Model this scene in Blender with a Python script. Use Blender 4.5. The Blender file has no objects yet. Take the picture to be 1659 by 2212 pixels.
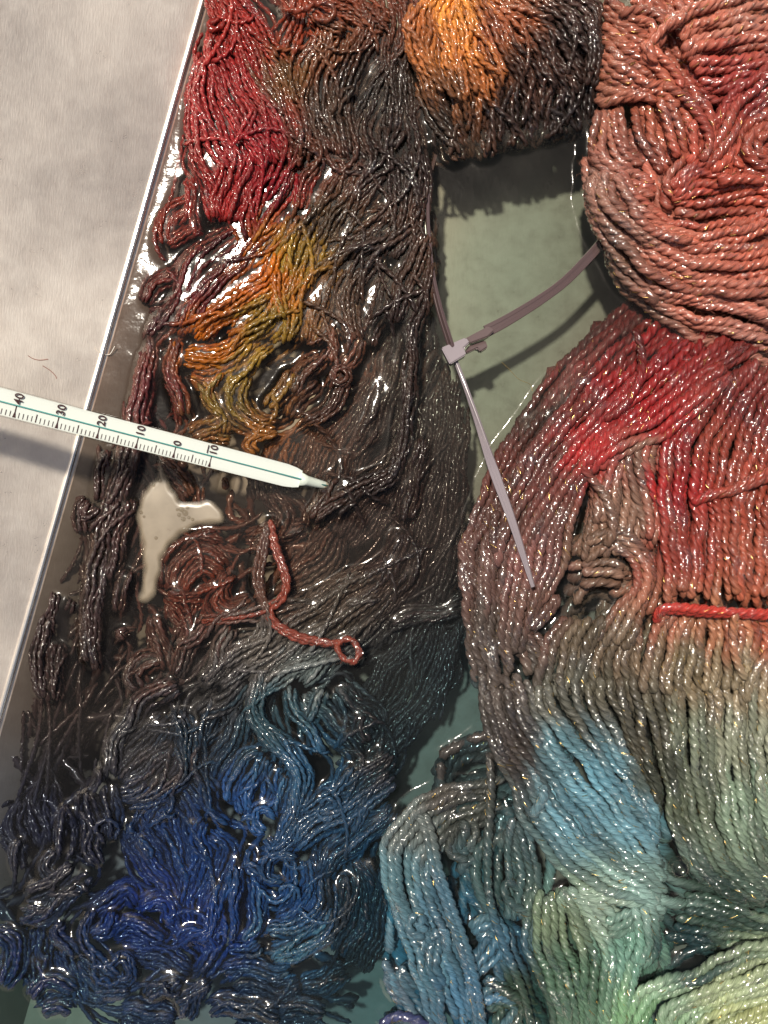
import bpy, bmesh, math, random
import numpy as np
from mathutils import Vector

random.seed(7)
rng = np.random.default_rng(7)
SC = bpy.context.scene
COL = SC.collection
R = math.radians

# ------------------------------------------------------------------ camera
H = 0.28                        # camera height over the water, metres
S = 0.231 / 1659.0              # metres per trace unit on the water plane
CX, CY = 829.5, 1106.0
cam_d = bpy.data.cameras.new('camera')
cam = bpy.data.objects.new('camera', cam_d)
COL.objects.link(cam)
cam.location = (0, 0, H)
cam_d.sensor_fit = 'HORIZONTAL'
cam_d.sensor_width = 36.0
cam_d.lens = 36.0 * H / 0.231
cam_d.clip_start = 0.005
cam_d.clip_end = 50
SC.camera = cam

# ------------------------------------------------------------------ light
SUN_FROM = Vector((-0.26, 0.40, 1.30)).normalized()     # direction towards the sun
world = bpy.data.worlds.new('World')
SC.world = world
world.use_nodes = True
wn = world.node_tree.nodes
wl = world.node_tree.links
bg = wn['Background']
sky = wn.new('ShaderNodeTexSky')
sky.sky_type = 'NISHITA'
sky.sun_disc = False
sky.sun_elevation = math.asin(SUN_FROM.z)
sky.sun_rotation = math.atan2(SUN_FROM.x, SUN_FROM.y)
sky.air_density = 1.0
sky.dust_density = 6.0
sky.ozone_density = 0.6
wl.new(sky.outputs[0], bg.inputs[0])
bg.inputs[1].default_value = 0.055
sun_d = bpy.data.lights.new('sun', 'SUN')
sun_d.energy = 5.0
sun_d.angle = R(3.0)
sun_d.color = (1.0, 0.92, 0.80)
sun = bpy.data.objects.new('sun', sun_d)
COL.objects.link(sun)
sun.rotation_euler = (-SUN_FROM).to_track_quat('-Z', 'Y').to_euler()
SC.view_settings.view_transform = 'Standard'
SC.view_settings.look = 'None'
SC.view_settings.exposure = 0.0
SC.view_settings.gamma = 1.0
SC.cycles.max_bounces = 8
SC.cycles.transparent_max_bounces = 16
SC.cycles.use_denoising = True
SC.cycles.sample_clamp_indirect = 4.0

# ------------------------------------------------------------------ helpers
def W(x, y, z=0.0):
    """trace units + height in mm -> metres"""
    z = z * 0.001
    k = (H - z) / H
    return ((x - CX) * S * k, -(y - CY) * S * k, z)

def Wn(P):
    z = P[:, 2] * 0.001
    k = (H - z) / H
    return np.stack([(P[:, 0] - CX) * S * k, -(P[:, 1] - CY) * S * k, z], 1)

TILE = {'A': (0, 0), 'B': (829.5, 0), 'C': (0, 737.3), 'D': (829.5, 737.3), 'E': (0, 1474.6), 'F': (829.5, 1474.6)}
def T(t, pts):
    ox, oy = TILE[t]
    return np.array([(ox + 0.5 * p[0], oy + 0.5 * p[1]) for p in pts], float)

def srgb(c):
    c = np.asarray(c, float) / 255.0
    return np.where(c <= 0.04045, c / 12.92, ((c + 0.055) / 1.055) ** 2.4)

def resample(P, ds):
    """Catmull-Rom through P, then equal arc-length steps of ds"""
    P = np.asarray(P, float)
    if len(P) == 2:
        P = np.array([P[0], (P[0] + P[1]) / 2, P[1]])
    Q = np.vstack([2 * P[0] - P[1], P, 2 * P[-1] - P[-2]])
    out = []
    t = np.linspace(0, 1, 14, endpoint=False)[:, None]
    for i in range(len(P) - 1):
        p0, p1, p2, p3 = Q[i:i + 4]
        out.append(0.5 * (2 * p1 + (p2 - p0) * t + (2 * p0 - 5 * p1 + 4 * p2 - p3) * t ** 2 + (3 * p1 - p0 - 3 * p2 + p3) * t ** 3))
    out.append(P[-1:])
    C = np.vstack(out)
    d = np.r_[0, np.cumsum(np.linalg.norm(np.diff(C[:, :2], axis=0), axis=1))]
    n = max(4, int(d[-1] / ds) + 1) if ds > 0 else -int(ds)
    s = np.linspace(0, d[-1], n)
    return np.stack([np.interp(s, d, C[:, k]) for k in range(C.shape[1])], 1)

def link(o, parent=None):
    COL.objects.link(o)
    if parent is not None:
        o.parent = parent
    return o

def mesh_np(name, V, F, mat, parent=None, smooth=True, attrs=None):
    me = bpy.data.meshes.new(name)
    V = np.ascontiguousarray(V, np.float32)
    F = np.ascontiguousarray(F, np.int32)
    k = F.shape[1]
    me.vertices.add(len(V))
    me.vertices.foreach_set('co', V.ravel())
    me.loops.add(F.size)
    me.loops.foreach_set('vertex_index', F.ravel())
    me.polygons.add(len(F))
    me.polygons.foreach_set('loop_start', np.arange(0, F.size, k, dtype=np.int32))
    me.polygons.foreach_set('loop_total', np.full(len(F), k, np.int32))
    me.update(calc_edges=True)
    me.polygons.foreach_set('use_smooth', np.full(len(F), smooth, bool))
    if attrs:
        for an, (kind, data) in attrs.items():
            a = me.attributes.new(an, kind, 'POINT')
            a.data.foreach_set('color' if kind == 'FLOAT_COLOR' else 'vector', np.ascontiguousarray(data, np.float32).ravel())
    me.materials.append(mat)
    return link(bpy.data.objects.new(name, me), parent)

def bm_obj(name, bm, mat, parent=None, smooth=False):
    me = bpy.data.meshes.new(name)
    bmesh.ops.recalc_face_normals(bm, faces=bm.faces)
    bm.to_mesh(me)
    bm.free()
    for p in me.polygons:
        p.use_smooth = smooth
    me.materials.append(mat)
    return link(bpy.data.objects.new(name, me), parent)

def thing(name, label, cat, loc=(0, 0, 0), group=None):
    o = bpy.data.objects.new(name, None)
    o.empty_display_size = 0.01
    o.location = loc
    o['label'] = label
    o['category'] = cat
    if group:
        o['group'] = group
    return link(o)

def tag(o, label, cat, group=None, kind=None):
    o['label'] = label
    o['category'] = cat
    if group:
        o['group'] = group
    if kind:
        o['kind'] = kind
    return o

# ------------------------------------------------------------------ materials
def new_mat(name):
    m = bpy.data.materials.new(name)
    m.use_nodes = True
    nt = m.node_tree
    return m, nt.nodes, nt.links, nt.nodes['Principled BSDF']

def simple(name, col, rough=0.5, metal=0.0, coat=0.0, spec=0.5, ior=1.45):
    m, n, l, p = new_mat(name)
    p.inputs['Base Color'].default_value = (*col, 1)
    p.inputs['Roughness'].default_value = rough
    p.inputs['Metallic'].default_value = metal
    p.inputs['Coat Weight'].default_value = coat
    p.inputs['Coat Roughness'].default_value = 0.08
    p.inputs['Specular IOR Level'].default_value = spec
    p.inputs['IOR'].default_value = ior
    return m

def math_node(n, l, op, a, b=None, c=None):
    m = n.new('ShaderNodeMath')
    m.operation = op
    for i, v in enumerate((a, b, c)):
        if v is None:
            continue
        if isinstance(v, (int, float)):
            m.inputs[i].default_value = v
        else:
            l.new(v, m.inputs[i])
    return m.outputs[0]

def yarn_mat(name, fib_scale, bump, coat, coat_rough, wet_scale, sheen):
    m, n, l, p = new_mat(name)
    dye = n.new('ShaderNodeAttribute'); dye.attribute_name = 'dye'
    fib = n.new('ShaderNodeAttribute'); fib.attribute_name = 'fib'
    geo = n.new('ShaderNodeNewGeometry')
    nz = n.new('ShaderNodeTexNoise')
    nz.inputs['Scale'].default_value = fib_scale
    nz.inputs['Detail'].default_value = 3
    l.new(fib.outputs['Vector'], nz.inputs['Vector'])
    # fibre streaks: lighter and darker fibres in one strand
    ramp = n.new('ShaderNodeMapRange')
    ramp.inputs['From Min'].default_value = 0.3
    ramp.inputs['From Max'].default_value = 0.7
    ramp.inputs['To Min'].default_value = 0.5
    ramp.inputs['To Max'].default_value = 1.45
    l.new(nz.outputs['Fac'], ramp.inputs['Value'])
    mul = n.new('ShaderNodeVectorMath'); mul.operation = 'SCALE'
    l.new(dye.outputs['Color'], mul.inputs[0])
    l.new(ramp.outputs[0], mul.inputs['Scale'])
    l.new(mul.outputs[0], p.inputs['Base Color'])
    b = n.new('ShaderNodeBump')
    b.inputs['Strength'].default_value = bump
    b.inputs['Distance'].default_value = 0.0002
    l.new(nz.outputs['Fac'], b.inputs['Height'])
    l.new(b.outputs[0], p.inputs['Normal'])
    # water clinging to the strand: lumpy clear coat
    wz = n.new('ShaderNodeTexNoise')
    wz.inputs['Scale'].default_value = wet_scale
    wz.inputs['Detail'].default_value = 2.5
    l.new(geo.outputs['Position'], wz.inputs['Vector'])
    wb = n.new('ShaderNodeBump')
    wb.inputs['Strength'].default_value = 0.6
    wb.inputs['Distance'].default_value = 0.0005
    l.new(wz.outputs['Fac'], wb.inputs['Height'])
    l.new(wb.outputs[0], p.inputs['Coat Normal'])
    pz = n.new('ShaderNodeTexNoise'); pz.inputs['Scale'].default_value = 130; pz.inputs['Detail'].default_value = 3
    l.new(geo.outputs['Position'], pz.inputs['Vector'])
    cw = n.new('ShaderNodeMapRange'); cw.inputs['From Min'].default_value = 0.38; cw.inputs['From Max'].default_value = 0.6; cw.inputs['To Min'].default_value = 0.4; cw.inputs['To Max'].default_value = coat
    l.new(pz.outputs['Fac'], cw.inputs['Value']); l.new(cw.outputs[0], p.inputs['Coat Weight'])
    p.inputs['Coat Roughness'].default_value = coat_rough
    p.inputs['Coat IOR'].default_value = 1.5
    p.inputs['Roughness'].default_value = 0.55
    p.inputs['Specular IOR Level'].default_value = 0.2
    p.inputs['Sheen Weight'].default_value = sheen
    p.inputs['Sheen Roughness'].default_value = 0.4
    return m

M_FINE = yarn_mat('fine_wet_yarn', 2.6, 0.6, 1.0, 0.09, 700.0, 0.02)
M_THICK = yarn_mat('thick_wet_yarn', 3.0, 1.0, 1.0, 0.08, 520.0, 0.02)

def steel_mat(name='worn_steel', dark=1.0, met=(0.6, 0.3), bmp=0.7):
    m, n, l, p = new_mat(name)
    tc = n.new('ShaderNodeNewGeometry')
    big = n.new('ShaderNodeTexNoise'); big.inputs['Scale'].default_value = 14; big.inputs['Detail'].default_value = 5; big.inputs['Roughness'].default_value = 0.6
    fine = n.new('ShaderNodeTexNoise'); fine.inputs['Scale'].default_value = 1300; fine.inputs['Detail'].default_value = 4
    mid = n.new('ShaderNodeTexNoise'); mid.inputs['Scale'].default_value = 160; mid.inputs['Detail'].default_value = 6; mid.inputs['Roughness'].default_value = 0.7
    mp = n.new('ShaderNodeMapping')
    mp.inputs['Rotation'].default_value = (0, 0, R(15.5))
    mp.inputs['Scale'].default_value = (1.6, 0.16, 1.6)
    l.new(tc.outputs['Position'], mp.inputs['Vector'])
    l.new(mp.outputs[0], fine.inputs['Vector'])
    for t in (big, mid):
        l.new(tc.outputs['Position'], t.inputs['Vector'])
    cr = n.new('ShaderNodeValToRGB')
    cr.color_ramp.elements[0].position = 0.32; cr.color_ramp.elements[0].color = (0.76 * dark, 0.66 * dark, 0.57 * dark, 1)
    cr.color_ramp.elements[1].position = 0.66; cr.color_ramp.elements[1].color = (0.95 * dark, 0.88 * dark, 0.79 * dark, 1)
    mixv = math_node(n, l, 'MULTIPLY_ADD', mid.outputs['Fac'], 0.45, math_node(n, l, 'MULTIPLY', big.outputs['Fac'], 0.55))
    l.new(mixv, cr.inputs[0])
    l.new(cr.outputs[0], p.inputs['Base Color'])
    # patches of dried scale are duller than the bare metal
    ms = n.new('ShaderNodeMapRange'); ms.inputs['From Min'].default_value = 0.38; ms.inputs['From Max'].default_value = 0.62; ms.inputs['To Min'].default_value = met[0]; ms.inputs['To Max'].default_value = met[1]
    l.new(big.outputs['Fac'], ms.inputs['Value'])
    l.new(ms.outputs[0], p.inputs['Metallic'])
    rs = n.new('ShaderNodeMapRange'); rs.inputs['From Min'].default_value = 0.3; rs.inputs['From Max'].default_value = 0.7; rs.inputs['To Min'].default_value = 0.26; rs.inputs['To Max'].default_value = 0.42
    l.new(mid.outputs['Fac'], rs.inputs['Value'])
    l.new(rs.outputs[0], p.inputs['Roughness'])
    b = n.new('ShaderNodeBump'); b.inputs['Strength'].default_value = bmp; b.inputs['Distance'].default_value = 0.0003
    hh = math_node(n, l, 'MULTIPLY_ADD', mid.outputs['Fac'], 0.5, math_node(n, l, 'MULTIPLY', fine.outputs['Fac'], 0.5))
    l.new(hh, b.inputs['Height'])
    l.new(b.outputs[0], p.inputs['Normal'])
    return m
M_STEEL = steel_mat()
M_FLOOR = steel_mat('stained_steel', 0.36, (0.2, 0.1), 0.06)
M_SUBM = steel_mat('shaded_steel', 0.12, (0.2, 0.1), 0.3)  # underwater shadow and dark reflections put into the wall's colour

# ------------------------------------------------------------------ dye colours, shading and glints of the yarn included in them
def field(rows):
    a = np.array(rows, float)
    return a[:, :2], srgb(a[:, 2:5])

CF_LEFT = field([
 (530,30,175,50,42),(520,150,185,52,52),(480,250,185,60,60),(560,300,175,45,52),(590,400,165,35,45),(480,440,165,40,40),(360,480,140,52,36),(470,540,95,22,28),
 (420,620,115,33,38),(340,700,95,42,46),(560,600,190,95,32),(600,590,205,115,36),(460,720,185,98,28),(640,560,150,118,45),(430,760,165,92,24),(530,800,145,115,48),
 (580,700,150,118,45),(500,870,128,104,48),(560,950,145,92,42),(700,100,128,78,50),(650,60,165,70,45),(620,160,120,80,45),(720,250,95,68,52),(800,200,72,57,48),(660,330,108,62,44),
 (850,350,72,52,46),(700,480,98,74,52),(800,560,88,68,60),(750,650,102,76,60),(850,700,66,47,43),(330,850,120,52,56),(700,850,95,62,50),(720,790,125,78,62),(850,900,66,46,41),
 (600,1050,75,47,38),(280,1050,88,60,57),(230,1250,82,62,62),(420,1200,112,56,40),(440,1270,124,56,36),(570,1250,112,76,62),(800,1100,62,44,39),(900,1200,62,46,42),
 (700,1300,98,88,78),(560,1400,115,108,102),(650,1450,128,132,132),(330,1420,100,66,55),(450,1500,88,84,84),(600,1550,90,112,132),(300,1600,78,78,84),(350,1650,82,70,70),
 (650,1650,80,112,155),(420,1600,52,74,102),(360,1760,46,74,130),(520,1750,62,96,160),(700,1750,72,96,136),(800,1600,50,48,52),(850,1500,56,46,42),(450,1850,46,80,140),
 (150,1800,46,46,74),(120,1900,62,60,74),(300,1950,34,62,140),(450,2000,34,68,146),(650,1950,62,96,150),(650,2050,84,116,148),(750,1950,50,62,78),(100,2080,46,58,118),
 (200,2120,40,68,122),(400,2150,50,62,102),(600,2180,50,62,84),(780,2100,35,40,46),(100,1500,74,52,50),(200,1450,72,52,48),(150,1650,60,50,52),(880,1050,66,46,41),(1000,1400,58,45,44)])
CF_BROWN = field([
 (960,20,228,148,72),(1000,100,205,128,66),(920,80,150,88,50),(1080,60,150,84,56),(980,200,128,84,56),(1150,150,88,57,46),(1250,80,72,51,45),(1100,250,72,51,43),
 (950,280,78,60,49),(1250,250,56,41,37),(1030,170,165,98,56),(900,40,165,95,52),(1280,30,90,60,50)])
CF_CORAL = field([
 (1320,80,182,104,78),(1300,300,158,94,74),(1400,120,200,104,76),(1500,60,200,110,84),(1600,30,188,116,94),(1560,150,200,76,60),(1600,200,178,56,50),(1400,250,185,94,66),
 (1350,330,156,88,72),(1290,420,152,106,90),(1500,400,200,78,56),(1620,380,205,84,56),(1450,500,200,110,86),(1600,520,218,110,82),(1330,560,132,97,82),(1500,640,186,104,82),
 (1600,740,168,107,92),(1420,680,142,97,82),(1280,200,160,98,76),(1660,300,205,95,70)])
CF_RIGHT = field([
 (1260,680,92,40,38),(1350,740,116,34,30),(1430,760,150,20,22),(1350,850,158,26,28),(1250,870,116,50,45),(1150,900,88,52,43),(1400,900,172,22,26),(1280,960,182,34,35),
 (1200,1000,114,62,56),(1380,1000,134,98,82),(1350,1100,144,108,90),(1460,950,172,36,34),(1460,1050,182,28,30),(1600,870,135,46,40),(1550,950,150,62,46),(1600,1050,160,66,44),
 (1650,1000,160,66,48),(1100,1130,102,66,58),(1150,1200,136,88,82),(1060,1250,112,82,74),(1300,1180,134,103,84),(1480,1180,165,62,48),(1600,1200,168,82,58),(1440,1320,156,94,72),
 (1550,1350,168,110,78),(1640,1340,180,90,60),(1070,1370,98,84,77),(1180,1330,124,88,77),(1260,1380,118,103,84),(1350,1400,128,108,87),(1500,1430,130,114,87),(1100,1480,102,90,84),
 (1200,1500,118,118,107),(1300,1500,108,103,87),(1600,1480,146,130,103),(1100,1600,87,77,72),(1220,1620,90,130,142),(1300,1680,93,144,163),(1250,1750,92,138,155),(1400,1600,103,98,82),
 (1500,1600,124,134,113),(1620,1600,140,145,124),(1380,1780,93,138,154),(1420,1680,87,92,77),(1480,1750,103,114,92),(1600,1750,124,146,124),(1350,1930,124,156,150),(1300,1960,134,156,140),
 (1220,2000,112,132,104),(1250,2100,82,116,92),(1350,2050,103,146,130),(1550,1960,66,93,82),(1480,2050,35,72,77),(1450,2150,134,162,134),(1600,2150,156,172,134),(1600,2200,166,174,116),
 (1400,2200,113,156,113),(980,1620,77,72,68),(950,1700,98,93,87),(880,1780,113,124,122),(1000,1750,82,88,82),(870,1900,87,126,138),(950,1950,76,116,138),(900,2100,72,115,134),
 (1000,2150,66,112,142),(1060,1900,72,104,104),(1090,2050,61,104,128),(1130,2150,72,98,82),(840,2150,82,104,120)])

def dye_at(cf, X, jit, gain, sat, deep):
    P, C = cf
    Xj = X + jit
    d2 = ((Xj[:, None, :] - P[None]) ** 2).sum(2) + 150.0
    w = 1.0 / d2 ** 1.9
    w /= w.sum(1, keepdims=True)
    c = w @ C
    k = 0.32 + 0.70 * np.clip(c.max(1, keepdims=True) / 0.33, 0, 1)      # darkens the dark entries further
    k = k * (1 - 0.26 * np.clip((c[:, 0:1] - 3 * c[:, 1:2]) / 0.25, 0, 1))      # the pure reds are the deepest
    lum = c.mean(1, keepdims=True)
    c = lum + (c - lum) * sat
    bl = deep * np.clip((c[:, 2:3] - c[:, 0:1]) / 0.12, 0, 1)
    k = k * (1 - 0.44 * bl) * (1 + bl * np.array([[-0.25, 0.10, 0.0]]))
    return np.clip(c * gain * k, 0.0, 0.85)

# ------------------------------------------------------------------ yarn
class Skein:
    def __init__(self, name, label, cat, cf, dia, lobes, nv, pitch, ds, depth, mat, gain, base):
        self.root = thing(name, label, cat, base)
        self.base = np.array(base)
        self.cf, self.dia, self.lobes, self.nv, self.pitch, self.ds, self.depth = cf, dia, lobes, nv, pitch, ds, depth
        self.mat, self.gain = mat, gain
        self.strands = []        # (V, F, dye, fib, rank)
        self.dirs = []           # (x, y, tx, ty) samples of the flow
        self.maxpart = 298
        self.wob, self.pack = (0.28, 0.92) if dia > 20 else (0.5, 0.9)
        self.sat, self.deep = 1.0, 0.0
        self.tidy = 0.4 if dia > 20 else 1.0

    def strand(self, P, rank=1.0, rad=1.0, nv=None, override=None, ds=None):
        """P: (n,3) in trace units, trace units, mm"""
        ds = ds or self.ds
        P = resample(P, ds)
        V0 = Wn(P)
        n = len(V0)
        if n < 4:
            return
        r = 0.5 * self.dia * S * rad
        Tn = np.gradient(V0, axis=0)
        Tn /= np.linalg.norm(Tn, axis=1, keepdims=True) + 1e-12
        side = np.cross(Tn, (0, 0, 1.0))
        bad = np.linalg.norm(side, axis=1) < 0.05
        side[bad] = (1, 0, 0)
        side /= np.linalg.norm(side, axis=1, keepdims=True)
        up = np.cross(side, Tn)
        nv = nv or self.nv
        s = np.arange(n) * ds
        phi = 2 * np.pi * s / (self.pitch * rad) * rng.uniform(0.9, 1.1) + rng.uniform(0, 6.28)
        j = np.arange(nv)
        base = 2 * np.pi * j / nv
        lb = 2 * np.pi / self.lobes
        ql = (base + lb / 2) % lb - lb / 2
        cc, rho = self.depth, 1 - self.depth
        prof = cc * np.cos(ql) + np.sqrt(np.maximum(rho ** 2 - (cc * np.sin(ql)) ** 2, 0.0))
        slub = 1 + 0.07 * np.sin(s / (self.dia * 2.3) + rng.uniform(0, 6)) + 0.05 * np.sin(s / (self.dia * 0.9) + rng.uniform(0, 6))
        endt = np.clip(np.minimum(np.arange(n), np.arange(n)[::-1]) / 1.5 + 0.25, 0, 1)
        rr = (r * slub * endt)[:, None] * prof[None]
        a = base[None] + phi[:, None]
        V = V0[:, None] + rr[..., None] * (np.cos(a)[..., None] * side[:, None] + np.sin(a)[..., None] * up[:, None])
        idx = np.arange(n * nv).reshape(n, nv)
        q0, q1 = idx[:-1], idx[1:]
        F = np.stack([q0, np.roll(q0, -1, 1), np.roll(q1, -1, 1), q1], -1).reshape(-1, 4)
        jit = rng.normal(0, 15, 2)
        shade = rng.uniform(0.72, 1.25)
        c = dye_at(self.cf, P[:, :2], jit[None], self.gain * shade, self.sat, self.deep) if override is None else np.repeat(np.array(override)[None] * shade, n, 0)
        C = np.ones((n, nv, 4)); C[..., :3] = c[:, None]
        off = rng.uniform(0, 50)
        fq = 2.2 if self.dia > 20 else 1.2
        fib = np.stack([np.repeat(fq * np.cos(base)[None], n, 0), np.repeat(fq * np.sin(base)[None], n, 0), np.repeat((s / self.dia * 0.28 + off)[:, None], nv, 1)], -1)
        self.strands.append((V.reshape(-1, 3), F, C.reshape(-1, 4), fib.reshape(-1, 3), rank * n * ds, nv))

    def ribbon(self, A, B, z, amp=1.5, layers=2, wob=1.0, pack=0.92, zp=None, dive=1.5, taper=0.0, rank=1.0, stray=0.0, cross=0.0, override=None):
        """strands spread between the two boundary curves; z crest height mm, amp doming mm"""
        m = 40
        A, B = resample(A, -m), resample(B, -m)
        L = np.linalg.norm(np.diff((A + B) / 2, axis=0), axis=1).sum()
        wid = np.linalg.norm(A - B, axis=1)
        tg = np.gradient((A + B) / 2, axis=0)
        tg /= np.linalg.norm(tg, axis=1, keepdims=True) + 1e-9
        for k in range(0, m, 5):
            self.dirs.append((*((A[k] + B[k]) / 2), *tg[k]))
        n0 = max(1, int(round(np.percentile(wid, 70) / (self.dia * pack))))
        f = np.linspace(0, 1, m)
        zprof = np.interp(f, np.linspace(0, 1, len(zp)), zp) if zp is not None else np.zeros(m)
        ends = np.clip(np.minimum(f, 1 - f) / 0.12, 0, 1)
        ph = rng.uniform(0, 6.28, 4)
        arc = f * L
        bw = wob * self.dia * (0.30 * np.sin(arc / rng.uniform(28, 48) + ph[0]) + 0.35 * np.sin(arc / rng.uniform(12, 20) + ph[1]))
        for lay in range(layers):
            n = n0 if lay % 2 == 0 else max(1, n0 - 1)
            for k in range(n):
                t0 = (k + 0.5) / n if n > 1 else 0.5
                t0 += rng.normal(0, 0.22) / n * self.tidy
                p = rng.uniform(0, 6.28, 4)
                lat = wob * self.dia * (0.34 * np.sin(arc / rng.uniform(30, 60) + p[0]) + 0.17 * np.sin(arc / rng.uniform(9, 16) + p[1])) + bw
                if stray and rng.uniform() < stray:
                    lat = lat + self.dia * rng.uniform(1, 2.4) * np.sin(arc / rng.uniform(25, 60) + p[2])
                t = t0 + cross * (f - 0.5) + lat / np.maximum(wid, self.dia)
                if taper:
                    sq = 1 - taper * (1 - np.clip(np.minimum(f, 1 - f) / 0.3, 0, 1)) ** 1.5
                    t = 0.5 + (t - 0.5) * sq
                XY = A + (B - A) * t[:, None]
                u = np.clip(2 * t - 1, -1, 1)
                zz = z + zprof - amp * (1 - np.sqrt(np.maximum(1 - (0.97 * u) ** 2, 0))) - lay * 0.72 * self.dia * S * 1000
                zz = zz + self.dia * S * 1000 * (0.28 * np.sin(arc / rng.uniform(25, 60) + p[2]) + 0.12 * self.tidy * np.sin(arc / 11 + p[3]) + rng.normal(0, 0.2 * (0.4 + 0.6 * self.tidy)))
                zz = zz - dive * (1 - ends) ** 2
                i0 = int(rng.integers(0, 3)); i1 = m - int(rng.integers(0, 3))
                self.strand(np.column_stack([XY, zz])[i0:i1], rank=rank / (1 + lay * 2.0), rad=rng.uniform(0.9, 1.1), override=override,
                            nv=None if lay == 0 else (6 if self.lobes == 2 else 9), ds=None if lay == 0 else self.ds * 1.5)

    def lock(self, t, pts, w, z, **kw):
        P = resample(T(t, pts) if t else np.array(pts, float), -40)
        tg = np.gradient(P, axis=0)
        tg /= np.linalg.norm(tg, axis=1, keepdims=True) + 1e-9
        N = np.stack([-tg[:, 1], tg[:, 0]], 1)
        w = w * 0.5
        kw.setdefault('amp', min(1.7 + w * 0.11, 5.0) if self.dia < 20 else min(1.4 + w * 0.085, 4.2))
        kw.setdefault('wob', self.wob)
        kw.setdefault('pack', self.pack)
        kw.setdefault('taper', 0.35)
        if w < self.dia * 0.7:
            w = self.dia * 0.3 if w < self.dia * 0.55 else w
        self.ribbon(P - N * w, P + N * w, z, **kw)

    def curl(self, x, y, r, z, turns=1.3, rot=None, grow=0.5, lift=1.2, override=None):
        rot = rng.uniform(0, 6.28) if rot is None else rot
        k = np.linspace(0, 1, int(14 * turns) + 6)
        a = rot + k * turns * 2 * np.pi * (1 if rng.uniform() < 0.5 else -1)
        rr = r * (1 - grow * k)
        zz = z + lift * np.sin(np.pi * np.clip(k * 1.1, 0, 1)) + 0.5 * k
        self.strand(np.column_stack([x + rr * np.cos(a), y + rr * np.sin(a), zz]), rank=2, override=override)

    def fill(self, poly, count, z0, z1, length=(120, 300), rad=1.25, rank=0.05, rnd=0.35):
        """lower strands of the skein, running with the flow of those above"""
        poly = np.array(poly, float)
        D = np.array(self.dirs)
        xy, tt = D[:, :2], D[:, 2:]
        ang2 = 2 * np.arctan2(tt[:, 1], tt[:, 0])
        lo, hi = poly.min(0), poly.max(0)
        def inside(p):
            x, y = p
            c = False
            q = poly[-1]
            for v in poly:
                if (v[1] > y) != (q[1] > y) and x < (q[0] - v[0]) * (y - v[1]) / (q[1] - v[1]) + v[0]:
                    c = not c
                q = v
            return c
        made = 0
        tries = 0
        while made < count and tries < count * 20:
            tries += 1
            p = rng.uniform(lo, hi)
            if not inside(p):
                continue
            L = rng.uniform(*length)
            pts = [p.copy()]
            bias = rng.normal(0, rnd)
            d = None
            for k in range(int(L / 12)):
                w = 1 / (((xy - p) ** 2).sum(1) + 200) ** 2
                a = 0.5 * math.atan2((w * np.sin(ang2)).sum(), (w * np.cos(ang2)).sum()) + bias
                v = np.array([math.cos(a), math.sin(a)])
                if d is not None and v @ d < 0:
                    v = -v
                d = v if d is None else 0.6 * d + 0.4 * v
                p = p + d * 12
                if not inside(p):
                    break
                pts.append(p.copy())
            if len(pts) < 5:
                continue
            pts = np.array(pts)
            z = rng.uniform(z0, z1) + 0.7 * np.sin(np.arange(len(pts)) / rng.uniform(2, 6) + rng.uniform(0, 6))
            self.strand(np.column_stack([pts, z]), rank=rank, rad=rad * rng.uniform(0.9, 1.1), nv=max(5, self.nv - 4), ds=self.ds * 1.7)
            made += 1

    def build(self):
        st = sorted(self.strands, key=lambda s: -s[4])
        b = self.base[None]
        for V, F, C, Fb, _, _nv in st[:self.maxpart]:
            mesh_np('strand', V - b, F, self.mat, self.root, True, {'dye': ('FLOAT_COLOR', C), 'fib': ('FLOAT_VECTOR', Fb)})
        rest = st[self.maxpart:]
        if rest:
            off, VV, FF, CC, BB = 0, [], [], [], []
            for V, F, C, Fb, _, _nv in rest:
                VV.append(V - b); FF.append(F + off); CC.append(C); BB.append(Fb)
                off += len(V)
            o = mesh_np('inner_strands', np.vstack(VV), np.vstack(FF), self.mat, self.root, True,
                        {'dye': ('FLOAT_COLOR', np.vstack(CC)), 'fib': ('FLOAT_VECTOR', np.vstack(BB))})
            o['kind'] = 'stuff'

FLOOR = -26.0   # mm

# ============================================================ the pan
A0 = np.array(W(452, 0)[:2]); A1 = np.array(W(0, 1592)[:2])
e = (A1 - A0) / np.linalg.norm(A1 - A0)          # along the wall, towards picture bottom
nrm = np.array([-e[1], e[0]])                    # into the pan
if nrm[0] < 0:
    nrm = -nrm
mid = A0 + e * ((np.array([0.0, 0.0]) - A0) @ e)  # foot of the picture centre on the waterline
PW, PL = 0.330, 0.520
pc = mid + nrm * PW / 2
def ring(off, z, rad=0.055, seg=14):
    """rounded rectangle at offset off outside the waterline rectangle"""
    hw, hl = PW / 2 + off, PL / 2 + off
    r = max(0.01, rad + off)
    pts = []
    for cx, cy, a0 in ((hw - r, hl - r, 0), (-(hw - r), hl - r, 90), (-(hw - r), -(hl - r), 180), (hw - r, -(hl - r), 270)):
        for k in range(seg + 1):
            a = R(a0 + 90 * k / seg)
            pts.append((cx + r * math.cos(a), cy + r * math.sin(a)))
    out = []
    for u, v in pts:
        p = pc + nrm * u + e * v
        out.append((p[0], p[1], z))
    return out
def loft(rings, name, mat, parent, cap0=False, cap1=False, smooth=True):
    bm = bmesh.new()
    rows = [[bm.verts.new(p) for p in r] for r in rings]
    for a, b in zip(rows, rows[1:]):
        n = len(a)
        for i in range(n):
            bm.faces.new((a[i], a[(i + 1) % n], b[(i + 1) % n], b[i]))
    if cap0:
        bm.faces.new(rows[0])
    if cap1:
        bm.faces.new(rows[-1])
    return bm_obj(name, bm, mat, parent, smooth)
pan = thing('dye_pan', 'worn stainless steel dye pan with sloping side holding water and yarn', 'pan', (0, 0, FLOOR * 0.001 - 0.001))
pan_b = Vector(pan.location)
SL = 1.0 / math.tan(R(40))
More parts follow.
